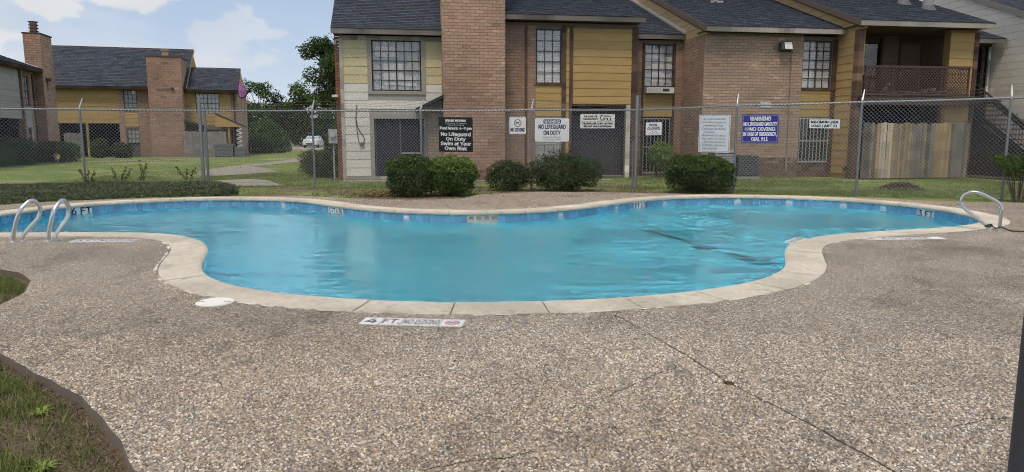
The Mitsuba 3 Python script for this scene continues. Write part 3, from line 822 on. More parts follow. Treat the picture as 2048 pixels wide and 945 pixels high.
trim(AP, M, 20.55, 20.64, 2.95, 5.3, .42, BROWN * .8); trim(AP, M, 21.36, 21.42, 2.95, 5.3, .42, BROWN * .8)
wall(AP, M, 22.24, 23.38, Z0, 5.4, 1.98, thick=.3, name='pier', col=MUST * .7)
siding(AP, M, 22.24, 23.24, .3, 5.3, 2.0, MUST * 1.02, step=.29)
trim(AP, M, 23.24, 23.42, Z0, 5.3, 2.0, BROWN * 1.1, name='corner_post')
trim(AP, M, 22.08, 22.24, 1.7, 2.66, 1.98, MUST * .8, name='porch_post', back=.12)
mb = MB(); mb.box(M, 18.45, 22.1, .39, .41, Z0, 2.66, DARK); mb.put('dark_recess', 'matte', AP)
# lattice balcony rail
RB = AP + '__balcony_rail'
mb = MB(); lb = np.array((.078, .052, .047))
mb.box(M, 18.5, 22.75, 2.44, 2.52, 3.94, 4.02, lb); mb.box(M, 18.5, 22.75, 2.44, 2.52, 2.96, 3.04, lb); mb.box(M, 18.5, 22.8, 2.42, 2.50, 2.62, 2.94, lb * .8)
for s in (18.52, 19.6, 20.65, 21.7, 22.70): mb.box(M, s, s + .05, 2.43, 2.49, 2.95, 3.95, lb)
mb.box(M, 22.70, 22.75, 1.95, 2.44, 3.94, 4.02, lb)
mb.put('balcony_rail', 'painted', AP, label='brown lattice balcony railing')
for k, s in enumerate(np.arange(17.6, 22.75, .125)):
    for d, o in ((1, 2.50), (-1, 2.485)):
        a, b = (s, s + .92) if d > 0 else (s + .92, s)
        z0, z1, A, B = 3.03, 3.95, a, b
        lo, hi = max(18.53, min(A, B)), min(22.72, max(A, B))
        if hi - lo < .08: continue
        zf = lambda x: z0 + (x - A) / (B - A) * (z1 - z0)
        p, q = M.P(lo, o, zf(lo)), M.P(hi, o, zf(hi))
        w = np.array([0, 0, .022])
        mb = MB(); mb.hexa([c + e + M.n * t for c in (p, q) for e in (-w, w) for t in (0, .008)], lb * rng.uniform(.85, 1.2)); mb.put('slat', 'painted', RB)
# cluttered things seen through the lattice
mb = MB()
for k in range(26):
    s, z = rng.uniform(19.2, 22.4), 2.95 + abs(rng.normal(.12, .12))
    mb.box(M, s, s + rng.uniform(.04, .16), 1.9, 2.05, z, z + rng.uniform(.04, .12), np.array((.55, .52, .53)) * rng.uniform(.25, 1.0))
mb.put('balcony_clutter', 'matte', AP, kind='stuff')
# the stair entry and the cream gable block
wall(AP, M, 23.3, 26.0, Z0, 5.6, -.2, [(25.1, 25.9, 3.0, 5.1)], col=BROWN * .8)
mb = MB(); mb.box(M, 25.1, 25.9, -.6, -.55, 3.0, 5.1, DARK); mb.put('door', 'matte', AP, label='dark upper door at the head of the stair')
trim(AP, M, 25.86, 25.94, 3.0, 5.1, -.18, np.array((.5, .5, .48)), name='door_trim')
FL = M.turned(26.05, 0, -90)
mb = MB(); mb.box(FL, -4.5, 2.6, -6, -.03, Z0, 5.2, CREAM * .22); mb.box(FL, 2.6, 8.8, -6, -.03, Z0, 3.1, CREAM * .22); mb.put('cream_block', 'matte', AP)
gable(AP, FL, [(-4.5, 5.2), (2.9, 5.2), (2.9, 5.55), (-4.5, 8.55)], -.02, .15, CREAM * .22)
for k in range(27):
    z = .05 + k * .29
    hi = [min(9.0, 1.17 + (6.23 - zz) / .41) for zz in (z + .008, z + .286)]
    mb = MB(); mb.hexa([FL.P(s, o, zz) for e in (0, 1) for o in (-.02, .0) for zz, h_ in ((z + .008, hi[0]), (z + .286, hi[1])) for s in ((-4.4, h_)[e],)], CREAM * rng.uniform(.94, 1.05))
    mb.put('siding_board', 'painted', AP)
F2 = Frame(*M.P(0, 0, 0)[:2], 9)
roof(AP, M, 25.85, 33, 9.2, 3.04, .41, 15.5, soffit=.1, left=np.array((.22, .21, .20)), fascia=BROWN, ex=.2)
# outer stair
ST = AP + '__staircase'
mb = MB(); blk = np.array((.026, .024, .026))
for o in (.45, 1.35):  pass
FLs = M.turned(24.2, 0, -90)
def stair_pt(t, s, h=0): return M.P(s, .6 + 4.6 * t, 2.95 - 2.95 * t + h)
for s in (24.2, 25.6):
    mb.hexa([stair_pt(t, s + d, h) for d in (0, .06) for t in (0, 1.0) for h in (-.26, -.03)], blk * 1.1)
mb.box(M, 23.4, 25.9, -.2, .62, 2.78, 2.95, blk * 1.6)
mb.put('staircase', 'matte', AP, label='dark outdoor stair with black metal railing')
for k in range(16):
    t = (k + .5) / 16
    mb = MB(); mb.box(M, 24.25, 25.62, .6 + 4.6 * t - .15, .6 + 4.6 * t + .15, 2.95 - 2.95 * t - .03, 2.95 - 2.95 * t + .02, np.array((.06, .055, .055)) * rng.uniform(.8, 1.2)); mb.put('step', 'matte', ST)
for s in (24.18,):
    mb = MB()
    mb.tube([stair_pt(-.01, s, .92), stair_pt(1, s, .92)], .032, blk, 6); mb.tube([stair_pt(-.01, s, .12), stair_pt(1, s, .12)], .016, blk, 6)
    for t in np.linspace(0, 1, 34): mb.tube([stair_pt(t, s, .1), stair_pt(t, s, .92)], .013, blk * .7, 4)
    for t in np.linspace(.02, .96, 17): mb.tube([stair_pt(t, s, .3), stair_pt(t + .03, s, .62)], .008, blk, 4)
    mb.put('railing', 'painted', ST)
mb = MB()
for s in np.arange(23.4, 25.1, .1): mb.tube([M.P(s, .62, 2.95), M.P(s, .62, 3.95)], .010, blk, 4)
mb.tube([M.P(23.35, .62, 3.95), M.P(25.1, .62, 3.95)], .022, blk, 6)
mb.put('railing', 'painted', ST)
mb = MB(); mb.box(M, 23.4, 25.95, -.15, 4.2, -.1, -.02, (.055, .05, .045)); mb.put('stair_slab', 'matte', ST)
key = gable(ST, M.turned(24.32, 0, -90), [(.25, -.05), (4.6, -.05), (4.6, .05), (.25, 2.72)], 0, .06, np.array((.058, .048, .043)), 'under_shade_panel')  # added dark panel; its colour stands in for the shadow under the stair
# roofs
roof(AP, M, -.27, 5.75, .42, 5.20, .62, 6.2, left=BROWN, fascia=TRIMW * .62)
roof(AP, M, 5.70, 10.95, .55, 5.80, .365, 8.5, right=BROWN, fascia=TRIMW * .45)
roof(AP, M, 10.9, 13.05, -.75, 5.40, .365, 8.5, fascia=TRIMW * .45)
mb = MB(); mb.hexa([M.P(s, o, z + h) for s in (12.95, 13.04) for o, z in ((-.72, 5.41), (-8.7, 8.32)) for h in (.0, .10)], (.34, .34, .34)); mb.put('flashing', 'painted', AP)
roof(AP, M, 12.93, 18.4, 1.42, 5.42, .365, 8.0, left=np.array((.13, .10, .085)), fascia=TRIMW * .95)
roof(AP, M, 18.18, 23.55, 2.55, 5.58, .376, 7.6, soffit=2.3, left=np.array((.13, .10, .085)), right=BROWN, fascia=TRIMW * .9)
roof(AP, M, 23.6, 25.95, .55, 5.34, .36, 3.0, fascia=TRIMW * .6)
for s, o, z, r in ((22.2, -.68, 6.79, .19), (22.6, .22, 6.45, .19)):
    mb = MB(); mb.tube([M.P(s, o, z - .2), M.P(s, o, z + .75)], r, np.array((.30, .30, .30)), 14); mb.tube([M.P(s, o, z - .15), M.P(s, o, z + .12)], np.array([r * 1.9, r * 1.05]), (.11, .12, .135), 14); mb.put('roof_vent', 'painted', AP)
mb = MB(); mb.tube([M.P(26.9, 1.7, 5.3), M.P(26.9, 1.7, 6.4)], .2, (.30, .29, .26), 14); mb.put('roof_vent', 'painted', AP)
mb = MB(); mb.box(M, 15.0, 15.55, -3.0, -2.96, 7.05, 7.12, (.4, .4, .4)); mb.box(M, 15.15, 15.25, -3.0, -2.9, 7.1, 7.25, (.3, .3, .3)); mb.put('roof_vent', 'painted', AP)
stuff.put('brickwork', 'matte', AP, kind='stuff', label='the remaining tan bricks of the walls and chimney')
# body of the building behind its fronts
mb = MB()
for s0, s1, o1, zt in ((0, 5.7, -.6, 5.0), (5.7, 10.8, -1.3, 5.3), (10.9, 13.0, -2.3, 5.2), (13.2, 16.9, .6, 5.2), (16.95, 18.3, .1, 5.2), (18.5, 23.3, -.3, 5.3), (23.4, 26, -.8, 5.3)):
    mb.box(M, s0, s1, -10, o1, Z0, zt, BROWN)
mb.put('inner_body', 'matte', AP)

# ---------------------------------------------------------------- foliage kit
def unit(v): return v / (np.linalg.norm(v, axis=-1, keepdims=True) + 1e-12)


def leaves(mb, pts, out, size, col, spread=.9, aspect=.55, jitter=.35):
    """Folded leaf blades (two triangles) at the points, facing more or less outwards."""
    n = len(pts)
    nrm = unit(out + rng.normal(0, spread, (n, 3)))
    t = unit(np.cross(nrm, rng.normal(0, 1, (n, 3))))
    b = np.cross(nrm, t)
    s = (size * rng.uniform(.6, 1.25, n))[:, None]
    v = np.stack([pts - t * s * .5, pts + b * s * aspect * .5 + nrm * s * .06, pts + t * s * .5, pts - b * s * aspect * .5 + nrm * s * .06], 1).reshape(-1, 3)
    k = np.arange(n)[:, None] * 4
    f = np.concatenate([k + [0, 1, 2], k + [0, 2, 3]], 0)
    c = np.asarray(col, float)
    c = c[rng.integers(0, len(c), n)] * rng.uniform(1 - jitter, 1 + jitter, (n, 1))
    mb.add(v, f, np.repeat(c, 4, 0))


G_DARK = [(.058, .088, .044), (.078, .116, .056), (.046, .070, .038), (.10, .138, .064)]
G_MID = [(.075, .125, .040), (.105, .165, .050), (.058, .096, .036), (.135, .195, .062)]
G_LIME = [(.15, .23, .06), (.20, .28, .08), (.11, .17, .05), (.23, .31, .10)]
G_BED = [(.115, .145, .095), (.080, .108, .066), (.16, .19, .13), (.058, .080, .050), (.13, .15, .08)]


def bush(name, label, x, y, rx, ry, h, n, leaf, cols, group=None, power=2.6, seed=0, cat='shrub', lift=.0, top=None, topn=.0, lump=.34, stems=9):
    key = thing(name, label, cat, group)
    d = unit(rng.normal(0, 1, (n, 3)))
    r = 1 / (np.abs(d) ** power).sum(1) ** (1 / power)
    r *= 1 + lump * (meshkit.fbm(d * 2.6 + seed * 3.3 + x, 3, seed) - .5) * 2
    depth = 1 - .42 * rng.random(n) ** 2
    stray = rng.random(n) < .03
    depth[stray] += rng.uniform(0, .12, stray.sum())
    c = np.array([x, y, GZ + lift + (h - lift) / 2])
    R = np.array([rx, ry, (h - lift) / 2])
    p = c + d * (r * depth)[:, None] * R
    keep = p[:, 2] > GZ + .01
    p, d = p[keep], d[keep]
    mb = MB()
    leaves(mb, p, unit(d / R), leaf, cols)
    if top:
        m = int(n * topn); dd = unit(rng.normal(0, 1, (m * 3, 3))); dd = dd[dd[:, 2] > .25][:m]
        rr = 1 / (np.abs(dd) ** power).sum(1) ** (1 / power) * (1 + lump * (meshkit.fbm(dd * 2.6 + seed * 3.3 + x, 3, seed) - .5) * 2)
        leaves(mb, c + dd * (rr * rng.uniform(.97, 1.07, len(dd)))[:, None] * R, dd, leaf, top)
    for k in range(n // 260):            # shoots that stick out of the clipped outline
        u_ = unit(rng.normal(0, 1, 3) + [0, -.2, .5]); u_[2] = abs(u_[2])
        rr = 1 / (np.abs(u_) ** power).sum() ** (1 / power)
        b_ = c + u_ * rr * R * .95; L_n = rng.uniform(.05, .17) * (1 + h * .3); g_ = unit(u_ + rng.normal(0, .5, 3) + [0, 0, .4])
        t_ = rng.random(9); leaves(mb, b_ + np.outer(t_ * L_n, g_) + rng.normal(0, .012, (9, 3)), np.tile(g_, (9, 1)), leaf, top or cols)
    mb.put('foliage', 'leaf', key)
    mb = MB()
    for k in range(stems):
        a = rng.uniform(0, 6.28); q = rng.uniform(.1, .55)
        e = c + np.array([math.cos(a) * rx * q, math.sin(a) * ry * q, (h - lift) * .2])
        b = np.array([x + math.cos(a) * rx * .25, y + math.sin(a) * ry * .25, GZ - .02])
        mb.tube(smoothpts([b, (b + e) / 2 + rng.normal(0, .03, 3), e], 3), np.linspace(.018, .008, 7), (.09, .065, .045), 5)
    mb.put('stem', 'matte', key)
    return key


def tree(name, label, x, y, z0, trunk, crown, n, leaf, cols, group=None, seed=0):
    """Tapered trunk, limbs reaching the leaf clumps, and leaves spread through each clump. crown: (x, y, z, r) of clumps."""
    key = thing(name, label, 'tree', group)
    mb = MB()
    fork = np.array([x, y, z0 + trunk[1]])
    mb.tube(smoothpts([(x - .1, y, z0 - .1), (x + .05, y, z0 + trunk[1] * .5), fork], 5), np.linspace(trunk[0], trunk[0] * .65, 11), (.10, .08, .06), 9)
    mb.put('trunk', 'matte', key)
    mb = MB()
    for c in crown:
        c = np.array(c)
        mid = (fork + c[:3]) / 2 + rng.normal(0, .25, 3)
        mb.tube(smoothpts([fork - [0, 0, rng.uniform(0, .5)], mid, c[:3]], 4), np.linspace(trunk[0] * .38, .02, 9), (.085, .068, .05), 5)
    mb.put('limb', 'matte', key)
    mb = MB()
    tot = sum(c[3] ** 2 for c in crown)
    for c in crown:
        m = int(n * c[3] ** 2 / tot)
        d = unit(rng.normal(0, 1, (m, 3)))
        r = c[3] * (.30 + .70 * rng.random(m) ** .45) * (1 + .75 * (meshkit.fbm(d * 2.2 + c[0] * 3 + seed, 3, seed) - .5) * 2)
        leaves(mb, np.array(c[:3]) + d * r[:, None] * [1, 1, .8], d + [0, 0, .5], leaf, np.array(cols) * rng.uniform(.8, 1.25), spread=.8)
    mb.put('crown', 'leaf', key)
    return key


# ---------------------------------------------------------------- left apartment building across the lawn
BL = thing('apartment_building', 'far orange-brick apartment building at left with tall chimneys and a grey wing', 'building')
Hf = Frame(-25.96, 51.93, 16, -.07)
st2 = MB(); LBR = BRICK_J * np.array((.95, .95, .97))
hH = [(-2.0, -1.13, 3.28, 4.84), (-1.95, -1.12, .02, 2.10), (-6.3, -2.40, -.2, 2.42)]
wall(BL, Hf, -7.5, 0.0, -.1, 5.0, -1, hH)
siding(BL, Hf, -6.3, -2.40, 2.44, 4.95, -1, MUST * .96, step=.30)
trim(BL, Hf, -4.56, -4.40, 0, 2.44, -.98, MUST * .85, name='carport_post')
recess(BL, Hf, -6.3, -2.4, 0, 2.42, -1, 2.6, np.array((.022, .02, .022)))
bricks(BL, Hf, -7.5, -6.3, 0, 4.95, -1, LBR, stuff=st2, C=.11); bricks(BL, Hf, -2.40, -2.02, 0, 4.95, -1, LBR, stuff=st2, C=.11); bricks(BL, Hf, -1.10, -.2, 0, 4.95, -1, LBR * .92, stuff=st2, C=.11)
window(BL, Hf, -2.0, -1.13, 3.28, 4.84, -1, 3, 5, 'curtain', np.array((.07, .06, .06)), panes=True, label='narrow upper window above the lower mustard panel')
siding(BL, Hf, -2.0, -1.12, 2.2, 3.2, -1, MUST, step=.30)
window(BL, Hf, -1.95, -1.12, 1.02, 2.10, -1, 3, 3, 'curtain', np.array((.10, .09, .09)), label='small ground-floor window with pale curtain')
mb = MB(); mb.box(Hf, -1.95, -1.12, -1.2, -1.08, 0, 1.02, (.11, .11, .12)); mb.put('lower_panel', 'matte', BL)
CK = BL + '__chimney'
mb = MB(); mb.box(Hf, -.15, 2.09, -2.6, -.02, -.1, 7.12, MORTAR); mb.put('chimney', 'matte', BL)
BUDGET['apartment_building_001'] = 0
bricks(CK, Hf, -.16, 2.10, 1.2, 7.15, -.02, LBR * .95, own=True, stuff=st2, C=.16, L=.42); bricks(CK, Hf, -.16, 2.10, 0, 1.2, -.02, LBR * .95, stuff=st2, C=.16, L=.42)
bricks(CK, Hf.turned(2.095, -.02, 90), 0, 2.5, 0, 7.15, 0, LBR, stuff=st2, C=.16, L=.42)
mb = MB(); mb.box(Hf, -.22, 2.16, -2.66, .04, 7.15, 7.25, BROWN * 1.4); mb.put('cap', 'matte', CK)
mb = MB(); mb.box(Hf, .72, 1.14, -1.5, -1.05, 7.2, 7.75, (.34, .29, .2)); mb.box(Hf, .66, 1.20, -1.55, -1.0, 7.68, 7.8, (.30, .26, .18)); mb.put('chimney_pot', 'matte', CK)
mb = MB(); mb.box(Hf, 1.35, 1.55, -.0, .12, 4.85, 5.0, (.06, .06, .06)); mb.tube([Hf.P(.35, .05, 4.88), Hf.P(1.35, .05, 4.92)], .02, (.08, .08, .08), 5); mb.put('wall_light', 'painted', BL)
roof(BL, Hf, -7.6, 2.3, -.45, 5.05, .64, 6.1, right=MUST * .9, fascia=BROWN * .7, ex=.22, tw=.5)
gable(BL, Hf.turned(2.2, 0, 90), [(1.0, 5.0), (5.6, 8.2), (10.5, 5.0)], -.02, .12, MUST * .95)
mb = MB(); mb.box(Hf, -7.5, 2.05, -11, -3.7, -.1, 5.0, BROWN * 1.3); mb.box(Hf, 2.05, 5.7, -9.8, -1.3, -.1, 4.8, BRICK_D); mb.put('inner_body', 'matte', BL)
hR = [(2.82, 4.47, 3.20, 4.68)]
wall(BL, Hf, 2.05, 5.72, 2.0, 4.85, -1, hR); wall(BL, Hf, 2.05, 5.72, -.1, 1.0, -1)
siding(BL, Hf, 2.10, 5.25, 2.3, 4.8, -1, MUST * .92, hR, step=.30)
window(BL, Hf, 2.82, 4.47, 3.20, 4.68, -1, 6, 4, 'curtain', np.array((.06, .055, .055)), mull=3, label='double upper window of the low right section')
bricks(BL, Hf, 5.28, 5.72, 0, 4.8, -1, LBR * .85, stuff=st2, C=.11)
pipe(BL, [Hf.P(5.50, -.94, 0), Hf.P(5.50, -.94, 4.7)], .05, (.05, .035, .03))
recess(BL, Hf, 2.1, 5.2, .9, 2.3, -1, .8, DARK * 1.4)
roof(BL, Hf, 2.15, 5.80, -.5, 4.92, .50, 4.3, right=BROWN, fascia=BROWN * .7, ex=.22, tw=.5)
R9 = Hf.turned(5.73, -1, 90)
wall(BL, R9, 0, 8.8, -.1, 4.85, 0, name='end_wall'); bricks(BL, R9, 0, 8.8, 0, 4.85, 0, LBR * 1.05, stuff=st2, C=.11)
gable(BL, R9, [(-.3, 4.85), (3.6, 6.85), (8.8, 4.85)], 0.01, .12, MUST * 1.05)
for k in range(6):
    z = 4.9 + k * .3; a, b = -.2 + (z + .3 - 4.85) / .515, 8.7 - (z + .3 - 4.85) / .39
    mb = MB(); mb.box(R9, a, b, .0, .03, z, z + .285, MUST * rng.uniform(.98, 1.1)); mb.put('siding_board', 'painted', BL)
# awning and clutter at the low right section
mb = MB(); mb.hexa([Hf.P(s, o, z + h) for s, z in ((4.2, 3.15), (6.35, 2.15)) for o in (-1, .3) for h in (0, .09)], ROOF * 1.0)
aw = mb.put('awning_roof', 'matte', BL)
gable(BL, Hf, [(4.2, 2.2), (6.3, 2.2), (4.3, 3.12)], .25, .05, MUST * 1.1, 'awning_gable')
mb = MB(); mb.hexa([Hf.P(s, o, z + h) for s, z in ((2.1, 2.62), (3.3, 2.25)) for o in (-1, .2) for h in (0, .10)], ROOF * .8); mb.put('awning_roof', 'matte', BL)
mb = MB(); mb.box(Hf, 5.05, 5.2, .0, .12, 0, 2.2, MUST * .9); mb.put('awning_post', 'matte', BL)
# grey wing coming forward at the far left: its wall faces right
Jw = Frame(-27.81, 41.56, 104, -.07)
GREY = np.array((.36, .355, .34))
hJ = [(-.62, .10, 3.25, 4.95), (-.50, .25, 1.0, 2.1), (-6, -1.25, -.2, 2.5)]
wall(BL, Jw, -12, 1.0, -.1, 5.3, 0, hJ)
siding(BL, Jw, -12, -1.2, 2.5, 5.2, 0, GREY, step=.30); trim(BL, Jw, -1.2, -.85, -.1, 5.2, 0, BROWN, depth=.03)
recess(BL, Jw, -6, -1.25, 0, 2.5, 0, 1.2)
siding(BL, Jw, -.62, .2, 2.1, 3.2, 0, GREY, step=.30)
bricks(BL, Jw, -.85, -.64, 0, 5.2, 0, LBR, stuff=st2, C=.11); bricks(BL, Jw, .26, .95, 0, 5.2, 0, LBR, stuff=st2, C=.11)
window(BL, Jw, -.62, .10, 3.25, 4.95, 0, 2, 4, 'curtain', np.array((.08, .07, .07)), label='narrow upper window of the grey wing')
window(BL, Jw, -.50, .25, 1.0, 2.1, 0, 1, 2, None, np.array((.60, .60, .58)), label='small white-framed window of the grey wing')
pipe(BL, [Jw.P(.62, .06, 0), Jw.P(.62, .06, 5.1)], .05, (.06, .045, .04))
roof(BL, Jw, -12, 1.0, .5, 5.42, .36, 5, fascia=BROWN * .8, ex=.22, tw=.5)
mb = MB(); mb.hexa([Jw.P(s, o, z + h) for s in (.45, .98) for o, z in ((.4, 5.46), (-.9, 5.92)) for h in (.03, .05)], (.45, .46, .48)); mb.put('flashing', 'painted', BL)
# its chimney
CJ = BL + '__chimney_001'
mb = MB(); mb.box(Jw, 1.02, 2.78, -.38, .48, -.1, 7.42, MORTAR); mb.put('chimney', 'matte', BL)
bricks(CJ, Jw, 1.0, 2.8, 0, 7.45, .48, LBR * 1.08, stuff=st2, C=.13, L=.38)
bricks(CJ, Jw.turned(1.01, .48, -90), -.86, 0, 0, 7.45, 0, LBR * .85, stuff=st2, C=.13, L=.38)
mb = MB(); mb.box(Jw, .97, 2.84, -.42, .54, 7.45, 7.52, BROWN); mb.put('cap', 'matte', CJ)
mb = MB()
for z in (7.5, 7.68, 7.86, 8.04): mb.tube([Jw.P(1.5, .05, z), Jw.P(1.5, .05, z + .14)], .19, BRICK_D * .8, 12); mb.tube([Jw.P(1.5, .05, z + .12), Jw.P(1.5, .05, z + .16)], .26, (.16, .12, .10), 12)
mb.put('flue_pot', 'matte', CJ)
mb = MB(); mb.box(Jw, 1.35, 1.6, .5, .72, 4.75, 4.95, (.05, .05, .05)); mb.tube([Jw.P(1.45, .54, 4.2), Jw.P(1.45, .54, 4.75)], .02, (.06, .06, .06), 5); mb.put('wall_light', 'painted', BL)
mb = MB(); mb.box(Jw, -2.6, -1.9, -3.4, -2.6, 6.2, 7.2, LBR * 1.05); mb.put('rear_chimney', 'matte', BL)
mb = MB(); mb.box(Jw, -12, 1.0, -9, -1.3, -.1, 5.2, BROWN * 1.3); mb.put('inner_body', 'matte', BL)
st2.put('brickwork', 'matte', BL, kind='stuff', label='the remaining orange bricks of the far building')


def plank_fence(label, fr, s0, s1, h, o, cols, wmin=.12, wmax=.16, gapped=True):
    key = thing('wood_fence', label, 'fence')
    mb = MB()
    for z in (.35, h - .35): mb.box(fr, s0, s1, o - .09, o - .03, z, z + .09, (.16, .14, .12))
    mb.put('rail', 'matte', key)
    s = s0; k = 0
    while s < s1 - .03:
        w = rng.uniform(wmin, wmax); e = min(s + w, s1)
        c = np.array(cols(k, (s - s0) / (s1 - s0))) * rng.uniform(.88, 1.1)
        t = rng.normal(0, .004); hh = h + rng.normal(0, .02); v, cc = [], []
        n = 7
        mbp = MB()
        for a, b in zip(np.linspace(-.02, hh, n)[:-1], np.linspace(-.02, hh, n)[1:]):
            q = 1 + .25 * (meshkit.noise(np.array([[s * 3, a * 3, 1.]]))[0] - .5) * 2
            mbp.box(fr, s + .006 + t * a, e - .006 + t * b, o - .03 + rng.normal(0, .0005), o - .008, a, b, c * q)
        mbp.put('plank', 'matte', key)
        s = e; k += 1
    return key


WOODS = {'g': (.215, .192, .165), 'd': (.135, .118, .10), 't': (.34, .25, .145), 'l': (.47, .42, .33), 'y': (.36, .285, .155), 'b': (.21, .20, .185)}
seq = 'dddgdtllllltgytgygygtbggydbgtttyttdbgbbdbt'
plank_fence('patchwork plank fence of grey and tan boards under the balcony', M, 18.44, 22.75, 1.97, 2.72, lambda k, f: WOODS[seq[min(int(f * len(seq)), len(seq) - 1)]], .085, .135)
plank_fence('tall weathered grey plank fence beside the far brick chimney', Hf, 2.06, 4.95, 1.86, .45, lambda k, f: (.27, .255, .24), .13, .17)
plank_fence('small grey plank fence inside the far carport', Hf, -6.1, -4.9, 1.75, -1.25, lambda k, f: (.24, .23, .225), .13, .17)

# ---------------------------------------------------------------- chain-link fence
FP = [(-15.3, 19.4, 2.27), (-12.3, 20.5, 2.27), (-9.37, 21.6, 2.27), (-5.93, 21.37, 2.26), (-2.7, 21.3, 2.26), (.58, 21.1, 2.27), (3.7, 21.3, 2.28), (6.2, 19.85, 2.35), (9.05, 18.65, 2.39), (12.17, 17.6, 2.44), (15.3, 16.5, 2.46)]
thing('chain_link_fence', 'galvanised chain-link fence with barbed-wire arms running behind the pool', 'fence')
GAL, RUST = np.array((.255, .275, .295)), np.array((.34, .33, .31))
CLF = 'chain_link_fence'
for k, (x, y, h) in enumerate(FP):
    mb = MB(); r = .05 if k in (2, 6) else .031; top = h + (.42 if k in (2, 6) else .0)
    g = np.array([x, y, 0])
    mb.tube([g + [0, 0, GZ - .1], g + [0, 0, top]], r, GAL * rng.uniform(.9, 1.1), 10)
    for z in (.5, 1.0, 1.5, 2.0): mb.tube([g + [0, 0, z], g + [0, 0, z + .025]], r + .006, GAL * .8, 10)
    if k == 2: mb.tube([g + [.14, .02, GZ - .1], g + [.14, .02, h]], .04, GAL * .95, 10)
    if k == 6: mb.tube([g + [-.09, .03, GZ - .1], g + [-.09, .03, h - .9]], .02, GAL * .95, 8)
    key = mb.put('post', 'metal', CLF)
    if k not in (2, 6):
        mb = MB(); lean = np.array([.05 if k % 2 else .09, .10, .30])
        mb.tube([g + [0, 0, h - .03], g + [0, 0, h + .04], g + [0, 0, h + .02] + lean], np.array([.036, .034, .014]), (.46, .46, .44), 8); mb.put('barb_arm', 'metal', key)
panels = []
for k in range(len(FP) - 1):
    a, b = np.array(FP[k][:2]), np.array(FP[k + 1][:2])
    Ln = np.linalg.norm(b - a)
    fr = Frame(a[0], a[1], math.degrees(math.atan2(b[1] - a[1], b[0] - a[0])))
    panels.append(fr)
    h0, h1 = FP[k][2], FP[k + 1][2]
    mb = MB(); sag = np.linspace(0, 1, 9)
    mb.tube([fr.P(Ln * t, 0, h0 + (h1 - h0) * t - .012 * math.sin(math.pi * t)) for t in sag], .024, GAL * 1.1, 8); mb.put('top_rail', 'metal', CLF)
    hp = (h0 + h1) / 2
    mb = MB(); D = .098; lo, hi = GZ + .05, hp + .05
    for d, o in ((1, .030), (-1, .036)):
        for c in np.arange(-hp - .5, Ln + hp + .5, D):
            p0, p1 = (c, lo), (c + d * (hi - lo), hi)
            ts = []
            f = lambda s: (s - p0[0]) / (p1[0] - p0[0])
            t0, t1 = sorted((f(0.0), f(Ln)))
            t0, t1 = max(t0, 0), min(t1, 1)
            if t1 - t0 < .01: continue
            A, B = [fr.P(p0[0] + (p1[0] - p0[0]) * t, o, lo + (hi - lo) * t) for t in (t0, t1)]
            mb.tube([A, B], .0031, GAL * 1.35, 3, cap=False)
    mb.put('wire_mesh', 'metal', CLF, kind='stuff')
    mb = MB()
    for j, (z, oo) in enumerate(((.10, -.03), (.20, -.065), (.29, -.10))):
        mb.tube([fr.P(Ln * t, oo, h0 + (h1 - h0) * t + z - (.05 + .02 * j) * math.sin(math.pi * t) + .01 * math.sin(t * 23 + k * 3 + j)) for t in np.linspace(0, 1, 14)], .0042, (.20, .17, .15), 3, cap=False)
        for t in np.arange(.04, 1, .045):
            q = fr.P(Ln * t, oo, h0 + (h1 - h0) * t + z - (.05 + .02 * j) * math.sin(math.pi * t) + .01 * math.sin(t * 23 + k * 3 + j))
            mb.tube([q - [0, 0, .022], q + [.008, 0, .022]], .003, (.2, .18, .16), 3, cap=False)
    mb.tube([fr.P(0, .033, .12), fr.P(Ln, .033, .12)], .004, GAL, 3, cap=False)
    mb.put('barbed_wire', 'metal', CLF, kind='stuff')

# ---------------------------------------------------------------- signs on the fence
INK, BLUE, NAVY, WHT = np.array((.015, .015, .02)), np.array((.030, .030, .22)), np.array((.018, .022, .075)), np.array((.66, .68, .70))


def sign(label, pan, s0, s1, z0, z1, col, r=.0, tilt=0.0, border=None):
    key = thing('sign', label, 'sign')
    fr0 = panels[pan]; w, h = s1 - s0, z1 - z0
    c = fr0.P((s0 + s1) / 2, .05, (z0 + z1) / 2)
    fr = Frame(c[0], c[1], fr0.phi, c[2])
    if tilt:
        a = math.radians(tilt); u = fr.u * math.cos(a) + np.array([0, 0, math.sin(a)])
        fr.u = u
    P = sbox(-w / 2, -h / 2, w / 2, h / 2)
    if r: P = P.buffer(-r).buffer(r, 4)

    def put(poly, o0, o1, cc, mb):
        m = extr(poly, o0, o1)
        mb.add(fr.p + np.outer(m.vertices[:, 0], fr.u) + np.outer(m.vertices[:, 2], fr.n) + np.outer(m.vertices[:, 1], [0, 0, 1]), m.faces, cc)
    mb = MB(); put(P, 0, .006, col, mb); mb.put('board', 'painted', key)
    if border is not None:
        mb = MB(); put(P.buffer(-.022).difference(P.buffer(-.030)), .006, .0078, border, mb); mb.put('border', 'painted', key)
    for x, z in ((0, h / 2 - .02), (0, -h / 2 + .02)):
        mb = MB(); mb.tube([fr.p + fr.u * x + [0, 0, z] - fr.n * .02, fr.p + fr.u * x + [0, 0, z] + fr.n * .010], .009, (.3, .3, .3), 8); mb.put('bolt', 'metal', key)
    return key, fr, put


def write(key, fr, rows, name='lettering'):
    for text, s, z, h, w, col, bold in rows: 
        mb = MB()
        for q, (dx, dz) in enumerate(((0, 0), (.0035, 0), (-.0035, 0), (0, .003)) if bold else ((0, 0),)): lettering(mb, fr, text, s + dx, z + dz, h, w, .0066 + .0002 * q, col, bold)
        mb.put(name, 'matte', key)


